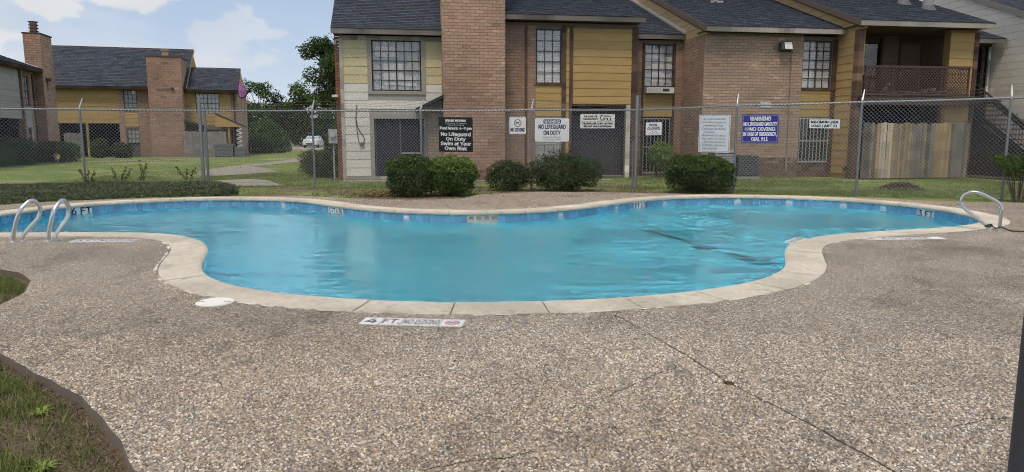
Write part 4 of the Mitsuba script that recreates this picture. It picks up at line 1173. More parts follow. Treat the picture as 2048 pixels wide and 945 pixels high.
def nodive(key, fr, put, s, z, r, ring, fig, name='no_diving_symbol'):
    mb = MB()
    c = Point(s, z)
    put(c.buffer(r, 24).difference(c.buffer(r * .84, 24)), .006, .0086, ring, mb)
    put(LineString([(s - r * .62, z + r * .62), (s + r * .62, z - r * .62)]).buffer(r * .08), .006, .0088, ring, mb)
    put(LineString([(s + r * .5, z + r * .28), (s + r * .05, z + r * .12), (s - r * .34, z - r * .10)]).buffer(r * .09), .006, .0082, fig, mb)
    put(Point(s - r * .5, z - r * .2).buffer(r * .14), .006, .0082, fig, mb)
    put(LineString([(s - r * .1, z + r * .05), (s - r * .55, z + r * .12)]).buffer(r * .05), .006, .0082, fig, mb)
    mb.put(name, 'matte', key)


k, fr, put = sign('black board with white pool hours and swim at own risk lettering', 4, .54, 1.55, 1.05, 2.06, np.array((.007, .012, .013)), tilt=-1)
write(k, fr, [('BRAES WOODS', 0, .375, .062, .60, WHT, True), ('Private Property - No Trespassing', 0, .315, .032, .62, WHT, False), ('Violators will be Prosecuted', 0, .262, .032, .48, WHT, False), ('Pool Hours: 4-9 pm', 0, .145, .078, .94, WHT, True),
              ('No Lifeguard', 0, -.04, .10, .88, WHT, True), ('On Duty', 0, -.175, .095, .58, WHT, True), ('Swim at Your', 0, -.315, .10, .90, WHT, True), ('Own Risk', 0, -.455, .10, .66, WHT, True)])
k, fr, put = sign('small square white no diving sign with a crossed diver ring', 4, 2.63, 3.12, 1.57, 2.07, WHT, r=.04, border=np.array((.3, .3, .32)))
nodive(k, fr, put, 0, .07, .11, np.array((.10, .03, .03)), INK); write(k, fr, [('NO DIVING', 0, -.175, .10, .41, NAVY, True)])
k, fr, put = sign('white warning sign reading no lifeguard on duty in dark blue', 5, .09, 1.10, 1.35, 2.03, WHT, r=.04)
mb = MB(); put(sbox(-.26, .185, .26, .305).buffer(-.02).buffer(.02), .006, .0072, NAVY, mb); mb.put('blue_panel', 'painted', k)
mb = MB(); lettering(mb, fr, 'WARNING', 0, .205, .078, .46, .0075, WHT, True); mb.put('white_lettering', 'matte', k)
write(k, fr, [('NO LIFEGUARD', 0, .035, .115, .80, NAVY, True), ('ON DUTY', 0, -.14, .115, .50, NAVY, True), ('CHILDREN SHOULD NOT USE POOL', 0, -.235, .036, .58, INK, False), ('WITHOUT ADULT SUPERVISION', 0, -.295, .036, .50, INK, False)])
k, fr, put = sign('wide white emergency call 911 sign over the dark garage door', 5, 1.43, 2.45, 1.74, 2.15, np.array((.64, .65, .62)))
mb = MB(); put(sbox(-.49, -.012, .49, -.004), .006, .0075, INK, mb); put(LineString([(.115, .165), (.085, .13), (.085, .07), (.115, .03)]).buffer(.012), .006, .0075, INK, mb)
for z in (.165, .035): put(LineString([(.105, z), (.135, z)]).buffer(.018), .006, .0078, INK, mb)
mb.put('phone_symbol', 'matte', k)
write(k, fr, [('IN CASE OF', -.20, .115, .045, .40, INK, True), ('EMERGENCY', -.20, .04, .045, .44, INK, True), ('CALL', .29, .125, .045, .22, INK, True), ('911', .29, .025, .075, .25, INK, True), ('CHILDREN SHOULD NOT USE POOL', 0, -.095, .052, .93, INK, True), ('WITHOUT ADULT SUPERVISION', 0, -.175, .052, .82, INK, True)])
k, fr, put = sign('small white pool closed notice in front of the recessed entry', 6, .30, .78, 1.54, 1.91, np.array((.70, .71, .73)), tilt=1)
write(k, fr, [('POOL', 0, .07, .065, .25, NAVY, True), ('CLOSED', 0, -.025, .065, .38, NAVY, True), ('DUE TO', 0, -.10, .042, .20, np.array((.12, .12, .14)), False), ('VIOLATIONS', 0, -.165, .045, .34, np.array((.12, .12, .14)), False)])
k, fr, put = sign('tall white rules sign with six lines of small print', 6, 1.87, 2.74, 1.06, 2.10, np.array((.60, .64, .70)), r=.02, border=INK, tilt=-1)
RULES = ['1. Pets in the pool area are prohibited.', '2. Do not swim if you have been ill with', '    diarrhea within the past 2 weeks.', '3. Changing diapers within 6 feet of the', '    pool is prohibited.', '4. Glass items not allowed in the pool yard.',
         '5. Persons under the age of 14 must not be', '    in the pool without adult supervision.', '6. Extended breath holding activities are', '    dangerous and prohibited.']
for q, t in enumerate(RULES):
    mb = MB(); w = .70 * min(1, len(t.strip()) / 41); ind = .05 if t.startswith(' ') else 0
    lettering(mb, fr, t.strip(), -.37 + ind + w / 2, .38 - q * .091, .055, w, .0068, np.array((.04, .045, .06)), False); mb.put('lettering', 'matte', k)
k, fr, put = sign('deep blue warning sign reading no diving and dial 911', 7, .15, 1.10, 1.33, 2.10, BLUE, border=np.array((.45, .45, .55)))
write(k, fr, [('WARNING', 0, .215, .105, .54, WHT, True), ('NO LIFEGUARD ON DUTY', 0, .075, .098, .86, WHT, True), ('NO DIVING', .06, -.062, .098, .66, WHT, True), ('IN CASE OF EMERGENCY,', 0, -.195, .098, .87, WHT, True), ('DIAL 911', 0, -.33, .098, .42, WHT, True)])
nodive(k, fr, put, -.34, -.015, .055, WHT, WHT)
k, fr, put = sign('narrow white maximum user load limit sign on the right stretch', 7, 1.86, 2.60, 1.72, 1.95, WHT, r=.01, tilt=-1)
write(k, fr, [('MAXIMUM USER', 0, .015, .062, .66, INK, True), ('LOAD LIMIT 51', 0, -.085, .062, .62, INK, True)])

# ---------------------------------------------------------------- hand rails
def rail(label, pts):
    key = thing('hand_rail', label, 'hand rail')
    p = smoothpts(pts, 9)
    mb = MB(); mb.tube(p, .027, (.7, .7, .7), 16); mb.put('tube', 'steel', key, smooth=40)
    for q in (pts[0], pts[-1]):
        mb = MB(); g = np.array([q[0], q[1], 0]); mb.tube([g + [0, 0, .0], g + [0, 0, .018], g + [0, 0, .024]], np.array([.05, .048, .036]), (.55, .55, .54), 16); mb.put('base_plate', 'metal', key)
    return key


def left_rail(x, y, ex, ey, k):
    L = lambda a, z, dx=0: np.array([x + ex * a * k + dx, y + ey * a * k, z])
    return [L(0, -.02), L(.02, .2, .03), L(.05, .38, .07), L(.09, .46, .08), L(.18, .53, .08), L(.28, .585, .08), L(.36, .59, .08), L(.44, .54, .07), L(.48, .46, .07), L(.47, .38, .06), L(.43, .31, .05), L(.32, .21, .03), L(.23, .12, .01), L(.19, .07), L(.18, -.02)]


rail('left one of the pair of bent steel ladder rails', left_rail(-7.27, 10.22, .40, .6, .98))
rail('right one of the pair of bent steel ladder rails', left_rail(-6.77, 10.24, .20, .70, .90))
q = np.array([7.93, 11.45, 0]); e = np.array([-.88, .47, 0])
L = lambda a, z: q + e * a + [0, 0, z]
rail('single bent steel grab rail at the shallow end', [L(0, -.02), L(0, .2), L(.0, .36), L(.05, .46), L(.16, .53), L(.30, .60), L(.42, .62), L(.52, .57), L(.565, .48), L(.55, .40), L(.46, .30), L(.30, .18), L(.17, .06), L(.14, -.02)])
cord = MB(); cb = np.array((.016, .016, .02))
r0 = L(.16, .06)
cord.tube(smoothpts([r0 + [-.05, -.03, .03], r0 + [.0, -.045, .0], r0 + [.05, -.02, .03], r0 + [.02, .04, .02], r0 + [-.04, .0, .01], r0 + [.02, -.05, .05]], 6), .014, cb, 6)
cord.tube(smoothpts([r0 + [.02, -.04, .03], L(.08, .05) + [0, -.05, 0], L(.0, .07) + [0, -.045, 0], L(-.06, .05), L(-.18, .012), L(-.45, .010) + [0, .06, 0], L(-.9, .010), L(-1.5, .010) + [0, -.1, 0]], 8), .010, cb, 6)
tag(cord.put('tie_cord', 'painted'), 'black cord knotted round the foot of the grab rail and trailing over the deck', 'cord')

# ---------------------------------------------------------------- depth markers in the deck, skimmer lid
def deck_marker(label, x, y, phi, cells, h=.20, w=.165, pale=1.0):
    key = thing('depth_marker', label, 'depth marker')
    a = math.radians(phi)
    fr = Frame(x, y, phi); fr.n = np.array([0, 0, 1.]); fr.u = np.array([math.cos(a), math.sin(a), 0]); V = np.array([-math.sin(a), math.cos(a), 0])
    s = 0
    for txt, cw in cells:
        mb = MB(); p0 = fr.p + fr.u * s
        mb.hexa([p0 + fr.u * x_ + V * y_ + [0, 0, z] for x_ in (.004, cw - .006) for y_ in (0, h) for z in (-.01, .006)], np.array((.62, .64, .66)) * rng.uniform(.93, 1.05) * pale)
        t = mb.put('tile', 'painted', key)
        mb = MB(); ic = np.array((.10, .11, .13)) / pale
        if txt == '*':
            c = p0 + fr.u * cw / 2 + V * h / 2 + [0, 0, .0075]; rr = .062
            g = np.linspace(0, 2 * np.pi, 25)
            for i_ in range(24):
                mb.add([c + fr.u * r_ * math.cos(t_) + V * r_ * math.sin(t_) for r_ in (rr, rr * .82) for t_ in (g[i_], g[i_ + 1])], [[0, 1, 3], [0, 3, 2]], (.38, .06, .09))
            for q_, cc_ in ((.8, (.38, .06, .09)), (2.6, (.22, .2, .22))):
                dd = fr.u * math.cos(q_) + V * math.sin(q_); nn = fr.u * -math.sin(q_) + V * math.cos(q_)
                mb.add([c + [0, 0, .0005] + dd * a_ * rr * .8 + nn * b_ * .006 for a_, b_ in ((-1, -1), (1, -1), (1, 1), (-1, 1))], [[0, 1, 2], [0, 2, 3]], cc_)
        elif txt:
            m = meshkit.text_mesh(txt, h * .62, .0012, True); b = m.bounds
            ww = cw * (.86 if len(txt) > 1 else .62); kx = ww / (b[1, 0] - b[0, 0])
            X = (m.vertices[:, 0] - b[0, 0]) * kx + (cw - ww) / 2
            mb.add(p0 + np.outer(X, fr.u) + np.outer(m.vertices[:, 1] + h * .19, V) + np.outer(m.vertices[:, 2] + .0062, [0, 0, 1]), m.faces, ic)
        if txt: mb.put('lettering', 'matte', t)
        s += cw


deck_marker('white tile strip reading 4 FT NO DIVING in the pebble deck at the front edge', -1.27, 5.70, -5.6, [('4', .17), ('FT.', .175), ('NO D', .16), ('IVING', .165), ('*', .20)], h=.21)
deck_marker('worn white tile strip in the deck beside the ladder rails', -6.46, 10.22, 3, [('6', .19), ('FT', .19), ('NO', .19), ('DIV', .19), ('ING', .17)], h=.21)
deck_marker('worn white tile strip in the deck by the shallow right bay', 5.30, 10.44, 4.5, [('*', .21), ('3', .2), ('FT', .2), ('NO', .2), ('DIVE', .22), ('', .2)], h=.21)
deck_marker('white printed plate lying on the coping of the right spit', 4.10, 10.14, 52, [('NO', .30), ('DIVE', .26)], h=.16)
lid = thing('skimmer_lid', 'round white plastic skimmer lid set in the pebble deck', 'lid')
mb = MB(); c0 = np.array([-2.77, 6.47, 0.])
mb.tube([c0 + [0, 0, -.02], c0 + [0, 0, .006], c0 + [0, 0, .011], c0 + [0, 0, .012]], np.array([.172, .172, .166, .001]), (.70, .70, .66), 32, cap=False); mb.put('disc', 'painted', lid)
mb = MB(); mb.tube([c0 + [0, 0, .0120], c0 + [0, 0, .0135], c0 + [0, 0, .014]], np.array([.15, .148, .001]), (.74, .74, .70), 32, cap=False); mb.put('raised_rim', 'painted', lid)
for sx in (-1, 1):
    mb = MB(); mb.hexa([c0 + [sx * .12 + a, b - .02, z] for a in (-.03, .03) for b in (-.008, .008) for z in (.010, .0145)], (.05, .05, .05)); mb.put('finger_slot', 'matte', lid)

# ---------------------------------------------------------------- shrubs and plants
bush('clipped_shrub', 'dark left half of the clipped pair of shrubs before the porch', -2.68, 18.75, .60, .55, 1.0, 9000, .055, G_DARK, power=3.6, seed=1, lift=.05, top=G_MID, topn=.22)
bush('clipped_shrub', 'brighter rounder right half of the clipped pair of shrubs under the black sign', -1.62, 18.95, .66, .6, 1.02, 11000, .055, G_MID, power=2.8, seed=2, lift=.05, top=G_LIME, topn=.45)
bush('low_shrub', 'small dark ragged shrub left of the warning sign', -.10, 20.75, .62, .45, .86, 5500, .06, G_DARK, power=2.1, seed=3, lump=.55)
bush('low_shrub', 'wide dark shrub right under the white warning sign', 1.50, 20.6, 1.0, .6, 1.06, 10500, .06, G_DARK, power=2.1, seed=4, lump=.6, stems=14)
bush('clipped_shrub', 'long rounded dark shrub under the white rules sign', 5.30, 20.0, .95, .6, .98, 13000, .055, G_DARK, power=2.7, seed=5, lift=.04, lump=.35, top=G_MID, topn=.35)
bush('sapling_bush', 'bright green young bush at the recessed entry behind the fence', 5.62, 27.1, .50, .42, 1.30, 3800, .10, G_LIME, power=2.0, seed=6, lump=.45, lift=.35)
bush('hedge', 'dark clipped hedge block at the left corner of the yellow unit', -7.0, 27.4, .75, .7, .95, 7000, .07, G_DARK, power=5, seed=7)
bush('hedge', 'smaller hedge block just left of the corner hedge', -8.2, 29.6, .55, .6, .95, 4000, .07, G_DARK, power=4, seed=8)
bush('rear_shrub', 'rounded shrub behind the corner hedge beside the meter box', -9.3, 38.5, .8, .8, 1.6, 4000, .11, G_DARK, power=2.2, seed=9)
bush('far_hedge', 'long clipped hedge at the foot of the tall far-left chimney', -27.4, 42.4, 1.45, .8, 1.15, 7000, .11, G_DARK, power=4.5, seed=10, top=G_MID, topn=.2)
bush('far_hedge', 'rounded hedge before the grey wing at the far left', -26.8, 38.6, 1.0, .9, 1.45, 5000, .11, G_DARK, power=3, seed=11)
bush('far_hedge', 'lower nearest hedge at the left edge of the picture', -26.9, 36.3, 1.4, .9, 1.05, 5000, .11, G_MID, power=3, seed=12)
bush('far_shrub', 'small dark shrub in front of the far carport', -29.0, 50.3, .6, .5, 1.3, 2500, .12, G_DARK, power=2.4, seed=13)
bush('far_shrub', 'straggly dark shrub below the far ground-floor window', -27.5, 50.4, .8, .5, 1.1, 2500, .12, G_DARK, power=2.0, seed=14, lump=.5)
bush('far_hedge', 'dark hedge row right of the far gable end', -22.2, 63.5, 2.3, 1.2, 1.35, 5000, .18, G_DARK, power=4, seed=15)
bush('rear_shrub', 'pale green weeping shrub beyond the far gable end', -24.3, 71, 1.9, 1.6, 3.1, 5000, .2, G_MID, power=2, seed=16, lump=.3)
bush('low_shrub', 'dark low plant in the corner by the balcony wall', 12.85, 26.6, .42, .35, .70, 2200, .07, G_DARK, power=2, seed=17, lump=.4)
# the shrub with bare stems at the right end
key = thing('stemmed_shrub', 'shrub with many bare grey stems and leafy tips at the right end of the fence', 'shrub')
tips, mb = [], MB()
for k in range(16):
    a, r = rng.uniform(0, 6.28), rng.uniform(.1, .52)
    b = np.array([12.18 + .10 * math.cos(a), 17.05 + .10 * math.sin(a), GZ]); e = b + np.array([math.cos(a) * r, math.sin(a) * r * .7, rng.uniform(.6, 1.12)])
    mid = b * .5 + e * .5 + np.array([math.cos(a) * -.05, 0, .1])
    mb.tube(smoothpts([b, mid, e], 4), np.linspace(.016, .006, 9), (.13, .11, .09), 5)
    tips += [e, e + rng.normal(0, .06, 3), mid * .35 + e * .65 + rng.normal(0, .07, 3)]
mb.put('stem', 'matte', key)
mb = MB()
for t in tips:
    d = unit(rng.normal(0, 1, (75, 3))); leaves(mb, t + d * (rng.random((75, 1)) ** .5) * [.15, .13, .10], d, .052, G_MID)
for t in np.linspace(-.62, .1, 26): d = unit(rng.normal(0, 1, (30, 3))); leaves(mb, np.array([12.2 + t, 17.0 + rng.normal(0, .1), .86 + .10 * math.sin(t * 6) + rng.normal(0, .04)]) + d * .09, d, .052, G_MID)
mb.put('foliage', 'leaf', key)

# ground-cover bed at the left, one mass of small leaves
bed = Polygon([(-13.2, 14.9), (-11.87, 15.65), (-11.37, 15.9), (-10.8, 16.7), (-9.92, 17.2), (-9.0, 17.8), (-7.75, 18.4), (-7.5, 19.2), (-8.2, 20.6), (-9.0, 21.6), (-12.3, 21.0), (-15.5, 20.0), (-16, 17.0)])
n = 60000
p = rng.uniform((-16, 14.8), (-7.4, 21.7), (n, 2)); p = p[shapely.contains_xy(bed, p[:, 0], p[:, 1])]
dist = shapely.distance(shapely.points(p), bed.exterior)
hgt = .27 * np.clip(dist / .35, 0, 1) ** .5 * (.72 + .5 * meshkit.fbm(np.column_stack([p * 1.1, 0 * p[:, 0]]), 3, 3))
z = GZ + hgt * (1 - .5 * rng.random(len(p)) ** 3) + rng.normal(0, .012, len(p))
mb = MB(); leaves(mb, np.column_stack([p, z]), np.tile([0, -.35, 1.], (len(p), 1)), .062, G_BED, spread=.6)
fr_ = np.array([bed.exterior.interpolate(d).coords[0] for d in rng.uniform(0, bed.exterior.length, 9000)])
leaves(mb, np.column_stack([fr_ + rng.normal(0, .05, fr_.shape), GZ + rng.uniform(.0, .22, len(fr_))]), np.tile([0, -1., .3], (len(fr_), 1)), .062, G_BED, spread=.6)
tag(mb.put('ground_cover', 'leaf'), 'dense dark ground-cover bed along the left of the pool', 'ground cover', kind='stuff')

# weeds growing through the left fence
for k, (x, y, h) in enumerate(((-11.4, 20.6, .62), (-10.9, 20.7, .75), (-12.1, 20.2, .5), (-9.7, 21.2, .6))):
    key = thing('weed', ['tall reddish weed left of the middle of the ground-cover bed', 'tallest reddish weed rising from the ground-cover bed', 'leftmost short weed rising from the ground-cover bed', 'weed beside the double fence post'][k], 'weed')
    mb, ml = MB(), MB()
    for j in range(3):
        b = np.array([x + rng.normal(0, .12), y + rng.normal(0, .1), .15]); e = b + [rng.normal(0, .15), rng.normal(0, .1), h * rng.uniform(.6, 1)]
        mb.tube(smoothpts([b, (b + e) / 2 + rng.normal(0, .03, 3), e], 3), .006, (.11, .085, .05), 4)
        for t in np.linspace(.3, 1, 6): d = unit(rng.normal(0, 1, (7, 3))); leaves(ml, b + (e - b) * t + d * .04, d, .06, [(.07, .085, .03), (.12, .09, .05), (.05, .07, .025)])
    mb.put('stalk', 'matte', key); ml.put('foliage', 'leaf', key)


def grass(name, label, pts, h, w, cols, lean=.5, kind='stuff'):
    n = len(pts)
    a = rng.uniform(0, 6.28, n); hh = h * rng.uniform(.4, 1.2, n); ww = w * rng.uniform(.6, 1.3, n)
    d = np.stack([np.cos(a), np.sin(a)], 1); b = rng.uniform(0, 6.28, n)
    L = np.stack([np.cos(b), np.sin(b)], 1) * (hh * lean * rng.random(n))[:, None]
    z = np.full(n, GZ)
    v = np.stack([np.column_stack([pts - d * ww[:, None], z]), np.column_stack([pts + d * ww[:, None], z]), np.column_stack([pts + L, z + hh])], 1).reshape(-1, 3)
    c = np.asarray(cols)[rng.integers(0, len(cols), n)] * rng.uniform(.7, 1.3, (n, 1))
    mb = MB(); mb.add(v, np.arange(3 * n).reshape(-1, 3), np.repeat(c, 3, 0))
    tag(mb.put(name, 'leaf'), label, 'grass', kind=kind)


GR = [(.15, .21, .06), (.20, .25, .08), (.25, .26, .11), (.11, .16, .05), (.32, .29, .15)]
deckb, pathb = deckP.buffer(.03), []
p = rng.uniform((-16, 18.4), (17, 31), (150000, 2))
dens = meshkit.fbm(np.column_stack([p * [.55, .7], 0 * p[:, 0]]), 4, 9)
ok = ~shapely.contains_xy(deckb, p[:, 0], p[:, 1]) & ~shapely.contains_xy(bed, p[:, 0], p[:, 1])
bedzone = np.clip((21.9 - (p[:, 1] + .45 * p[:, 0] * np.clip((p[:, 0] - 2) / 6, 0, 1))) / 1.2, 0, 1) * np.clip((p[:, 0] + 8) / 2, 0, 1)
ok &= rng.random(len(p)) < np.clip((dens - .30) * 3.2, .12, 1) * (1 - .85 * bedzone)
for poly in ([(-9.41, 22.4), (-7.2, 22.6), (-8.84, 25.53), (-9.62, 26.12), (-10.44, 25.4), (-10.6, 24)], [(-11.65, 28.0), (-10.2, 31.1), (-12.13, 34.9), (-13.9, 31.5)], [(-6.0, 24.6), (0.5, 24.7), (3.6, 25.4), (3.6, 26.0), (-6.0, 25.3)]): ok &= ~shapely.contains_xy(Polygon(poly), p[:, 0], p[:, 1])
grass('lawn_grass', 'short mown grass on the lawn behind the fence', p[ok], .075, .007, GR)
nz = Polygon([(-4.4, 2.4), (-1.5, 2.4), (-1.62, 2.9), (-1.80, 3.15), (-1.97, 3.38), (-2.23, 3.69), (-2.65, 4.14), (-3.07, 4.45), (-3.71, 4.95), (-4.25, 5.4), (-4.78, 6.31), (-4.9, 6.91), (-5.24, 7.5), (-5.7, 7.9), (-7.5, 8.5), (-9, 8.8), (-9, 2.4)])
p = rng.uniform((-9, 2.4), (-1.5, 8.9), (900000, 2))
p = p[shapely.contains_xy(nz, p[:, 0], p[:, 1])]
p = p[p[:, 0] > -.80 * p[:, 1] - .35]
dens = meshkit.fbm(np.column_stack([p * 1.6, 0 * p[:, 0]]), 4, 12)
de = shapely.distance(shapely.points(p), LineString(deckP.exterior.coords))
k_ = np.clip((dens - .43) * 5, 0.07, 1) * np.clip((de - .02) / .10, .16, 1)
p = p[rng.random(len(p)) < k_]
grass('corner_grass', 'thin grass and bare soil at the near left corner of the deck', p, .062, .0042, GR + [(.24, .31, .09)], lean=.9)
q = rng.uniform((-6.5, 2.4), (-1.5, 8.5), (150000, 2))
q = q[shapely.contains_xy(nz, q[:, 0], q[:, 1])]; q = q[q[:, 0] > -.80 * q[:, 1] - .35]
dq = shapely.distance(shapely.points(q), LineString(deckP.exterior.coords))
q1 = q[rng.random(len(q)) < np.where(dq < .3, .75, .30)]
grass('dry_thatch', 'dead straw and thatch lying on the soil along the near slab edge', q1, .020, .0030, [(.30, .24, .15), (.22, .17, .11), (.38, .32, .20), (.16, .12, .08)], lean=3.2)
q2 = q[rng.random(len(q)) < np.where(dq < .22, .55, .12)]
t4 = np.array([(0, 0, 1.), (.94, 0, -.33), (-.47, .82, -.33), (-.47, -.82, -.33)])
rr = rng.uniform(.003, .010, len(q2))
vv = np.column_stack([q2, GZ + rr * .5])[:, None] + unit(t4[None] + rng.normal(0, .35, (len(q2), 4, 3))) * rr[:, None, None]
mb = MB(); mb.add(vv.reshape(-1, 3), (np.arange(len(q2))[:, None, None] * 4 + np.array([[0, 1, 2], [0, 2, 3], [0, 3, 1], [1, 3, 2]])[None]).reshape(-1, 3), np.repeat(np.array((.12, .09, .065)) * rng.uniform(.5, 1.5, (len(q2), 1)), 4, 0))
tag(mb.put('soil_crumbs', 'matte'), 'loose brown soil crumbs along the near slab edge', 'soil', kind='stuff')
for k, (x, y) in enumerate(((-2.28, 3.25), (-1.93, 3.08), (-2.75, 3.95), (-2.95, 3.1))):
    key = newkey('weed_tuft'); m = 46; a = rng.uniform(0, 6.28, m); L = rng.uniform(.03, .11, m); mb = MB()
    for i_ in range(m):
        d = np.array([math.cos(a[i_]), math.sin(a[i_]), 0]); s_ = np.array([-d[1], d[0], 0]) * .0045
        pt = [np.array([x, y, GZ]) + d * L[i_] * t + [0, 0, L[i_] * (1.1 * t - .75 * t * t)] for t in (0, .5, 1)]
        c = np.array((.24, .34, .09)) * rng.uniform(.7, 1.3)
        mb.add([pt[0] - s_, pt[0] + s_, pt[1] - s_, pt[1] + s_, pt[2]], [[0, 1, 3], [0, 3, 2], [2, 3, 4]], c)
    scene[key] = mikit.ply((np.vstack(mb.v), np.vstack(mb.f)), 'leaf', color=np.vstack(mb.c))
    tag(key, ['bright crabgrass tuft in the middle of the near left soil', 'bright crabgrass tuft closest to the slab edge', 'crabgrass tuft farthest back along the slab edge', 'crabgrass tuft nearest the left picture edge'][k], 'weed')
# dry leaf litter left of the clipped shrubs and a clump of dead grass on the right lawn
p = np.array([-3.45, 18.95]) + rng.normal(0, 1, (900, 2)) * [.42, .28]
p = p[~shapely.contains_xy(deckP, p[:, 0], p[:, 1])]
mb = MB(); leaves(mb, np.column_stack([p, GZ + .02 + .10 * rng.random(len(p))]), np.tile([0, 0, 1.], (len(p), 1)), .085, [(.30, .24, .12), (.22, .17, .09), (.38, .33, .18)], spread=.5)
tag(mb.put('leaf_litter', 'leaf'), 'heap of dry pale leaves beside the clipped pair of shrubs', 'leaf litter', kind='stuff')
p = np.array([11.5, 21.0]) + rng.normal(0, 1, (1400, 2)) * [.34, .25]; r2 = (((p - [11.5, 21.0]) / [.7, .5]) ** 2).sum(1); p, r2 = p[r2 < 1], r2[r2 < 1]
mb = MB(); leaves(mb, np.column_stack([p, GZ + .24 * (1 - r2) * rng.uniform(.5, 1, len(p))]), np.tile([0, -.3, 1.], (len(p), 1)), .09, [(.13, .105, .075), (.10, .08, .06), (.17, .14, .10)], spread=.7, aspect=.25)
tag(mb.put('mulch_mound', 'leaf'), 'low brown mound of dead clippings on the right lawn', 'mound', kind='stuff')
p = rng.uniform((-5.5, 17.2), (13.0, 21.2), (5200, 2)); bz = np.clip((21.6 - (p[:, 1] + .45 * p[:, 0] * np.clip((p[:, 0] - 2) / 6, 0, 1))) / 1.0, 0, 1)
p = p[(rng.random(len(p)) < bz) & ~shapely.contains_xy(deckP.buffer(.02), p[:, 0], p[:, 1])]
mb = MB(); leaves(mb, np.column_stack([p, GZ + .012 + .03 * rng.random(len(p))]), np.tile([0, 0, 1.], (len(p), 1)), .06, [(.10, .075, .05), (.16, .12, .07), (.06, .045, .03), (.22, .18, .12)], spread=.5)
tag(mb.put('bed_litter', 'leaf'), 'fallen leaves and bark bits on the bare soil bed along the fence', 'leaf litter', kind='stuff')

# ---------------------------------------------------------------- trees
def clumps(cx, cy, cz, rx, ry, rz, n, r0, r1):
    d = unit(rng.normal(0, 1, (n, 3))) * (rng.random((n, 1)) ** .4)
    return [(cx + a * rx, cy + b * ry, cz + c * rz, rng.uniform(r0, r1)) for a, b, c in d]


tree('oak_tree', 'tall dark oak rising behind the left corner of the yellow unit', -8.9, 38.0, GZ, (.24, 3.0), clumps(-9.25, 38.2, 5.1, 1.6, 1.5, 1.9, 26, .45, .8) + clumps(-8.5, 38.6, 3.7, 2.1, 1.6, 1.7, 18, .55, .9), 30000, .15, G_MID[:3] + G_DARK[:2], seed=2)
tspec = [(-35.4, 100, 9.6, 3.5), (-31.4, 98, 8.6, 3.1), (-28.2, 98, 9.8, 3.3), (-24.4, 100, 8.8, 3.2), (-20.6, 97, 10.2, 3.3), (-16.0, 94, 10.0, 3.4), (-41, 106, 9.0, 3.5), (-11, 98, 10.2, 3.5)]
tl = ['pale bushy tree directly right of the far gable', 'dark tree second from the far gable in the tree row', 'rounded tree in the middle of the tree row', 'lower dark tree behind the parked car', 'taller tree right of the parked car', 'tree partly hidden behind the tall oak', 'tree half hidden by the far gable end', 'rearmost tree hidden behind the yellow unit']
for k, (x, y, h, r) in enumerate(tspec):
    tree('row_tree', tl[k], x, y, GZ, (.22, 1.8), clumps(x, y, h * .54, r, r, h * .36, 24, .8, 1.35), 5200, .34, [G_MID[:3], G_DARK, G_MID, G_DARK, G_MID[:3], G_MID, G_DARK, G_DARK][k], 'trees beyond the far lawn', seed=k)
for k, (x0, x1, y) in enumerate(((-44, -32, 108), (-32, -21, 106), (-21, -6, 104))):
    key = thing('boundary_hedge', ['left stretch of dark undergrowth under the tree row', 'middle stretch of dark undergrowth behind the parked car', 'right stretch of dark undergrowth under the tree row'][k], 'hedge')
    n = 5200; p = np.column_stack([rng.uniform(x0, x1, n), y + rng.uniform(-1, 1, n), GZ + rng.random(n) ** .8 * 4.0])
    mb = MB(); leaves(mb, p, np.tile([0, -1, .4], (n, 1)), .42, G_DARK, spread=.8); mb.put('foliage', 'leaf', key)

# ---------------------------------------------------------------- parked car
car = thing('parked_car', 'small pale blue-silver car with roof rails parked under the far trees', 'car')
cf = Frame(-25.0, 88.5, 4, GZ)          # its nose looks at the pool
body = np.array((.80, .83, .86))
mb = MB()
prof = [(-.9, .32), (-.93, .62), (-.86, .86), (-.70, .95), (.70, .95), (.86, .86), (.93, .62), (.9, .32)]
secs = [(.05, .86, .0), (-.25, 1.0, .02), (-1.2, 1.0, .10), (-4.2, .98, .08), (-4.4, .9, .0)]
V = [cf.P(s * k, o, z + dz * (z > .7)) for o, k, dz in secs for s, z in prof]; m = len(prof)
f = [[a * m + j, (a + 1) * m + j, (a + 1) * m + (j + 1) % m] for a in range(4) for j in range(m)] + [[a * m + j, (a + 1) * m + (j + 1) % m, a * m + (j + 1) % m] for a in range(4) for j in range(m)]
for a in (0, 4): f += [[a * m, a * m + j, a * m + j + 1] for j in range(1, m - 1)]
mb.add(V, f, body); mb.put('body', 'glazed', car)
mb = MB(); mb.hexa([cf.P(s, o, z) for s0_, s1_ in ((-1, 1),) for s, o, z in ((-.82, -1.3, 1.0), (-.66, -2.0, 1.46), (-.82, -4.1, 1.0), (-.66, -3.9, 1.44), (.82, -1.3, 1.0), (.66, -2.0, 1.46), (.82, -4.1, 1.0), (.66, -3.9, 1.44))], body * .9); mb.put('cabin', 'glazed', car)
mb = MB(); mb.hexa([cf.P(s, o + d, z) for s, o, z in ((-.74, -1.27, 1.02), (-.60, -1.93, 1.42), (.74, -1.27, 1.02), (.60, -1.93, 1.42)) for d in (0, .03)], (.34, .42, .50)); mb.put('windshield', 'glazed', car)
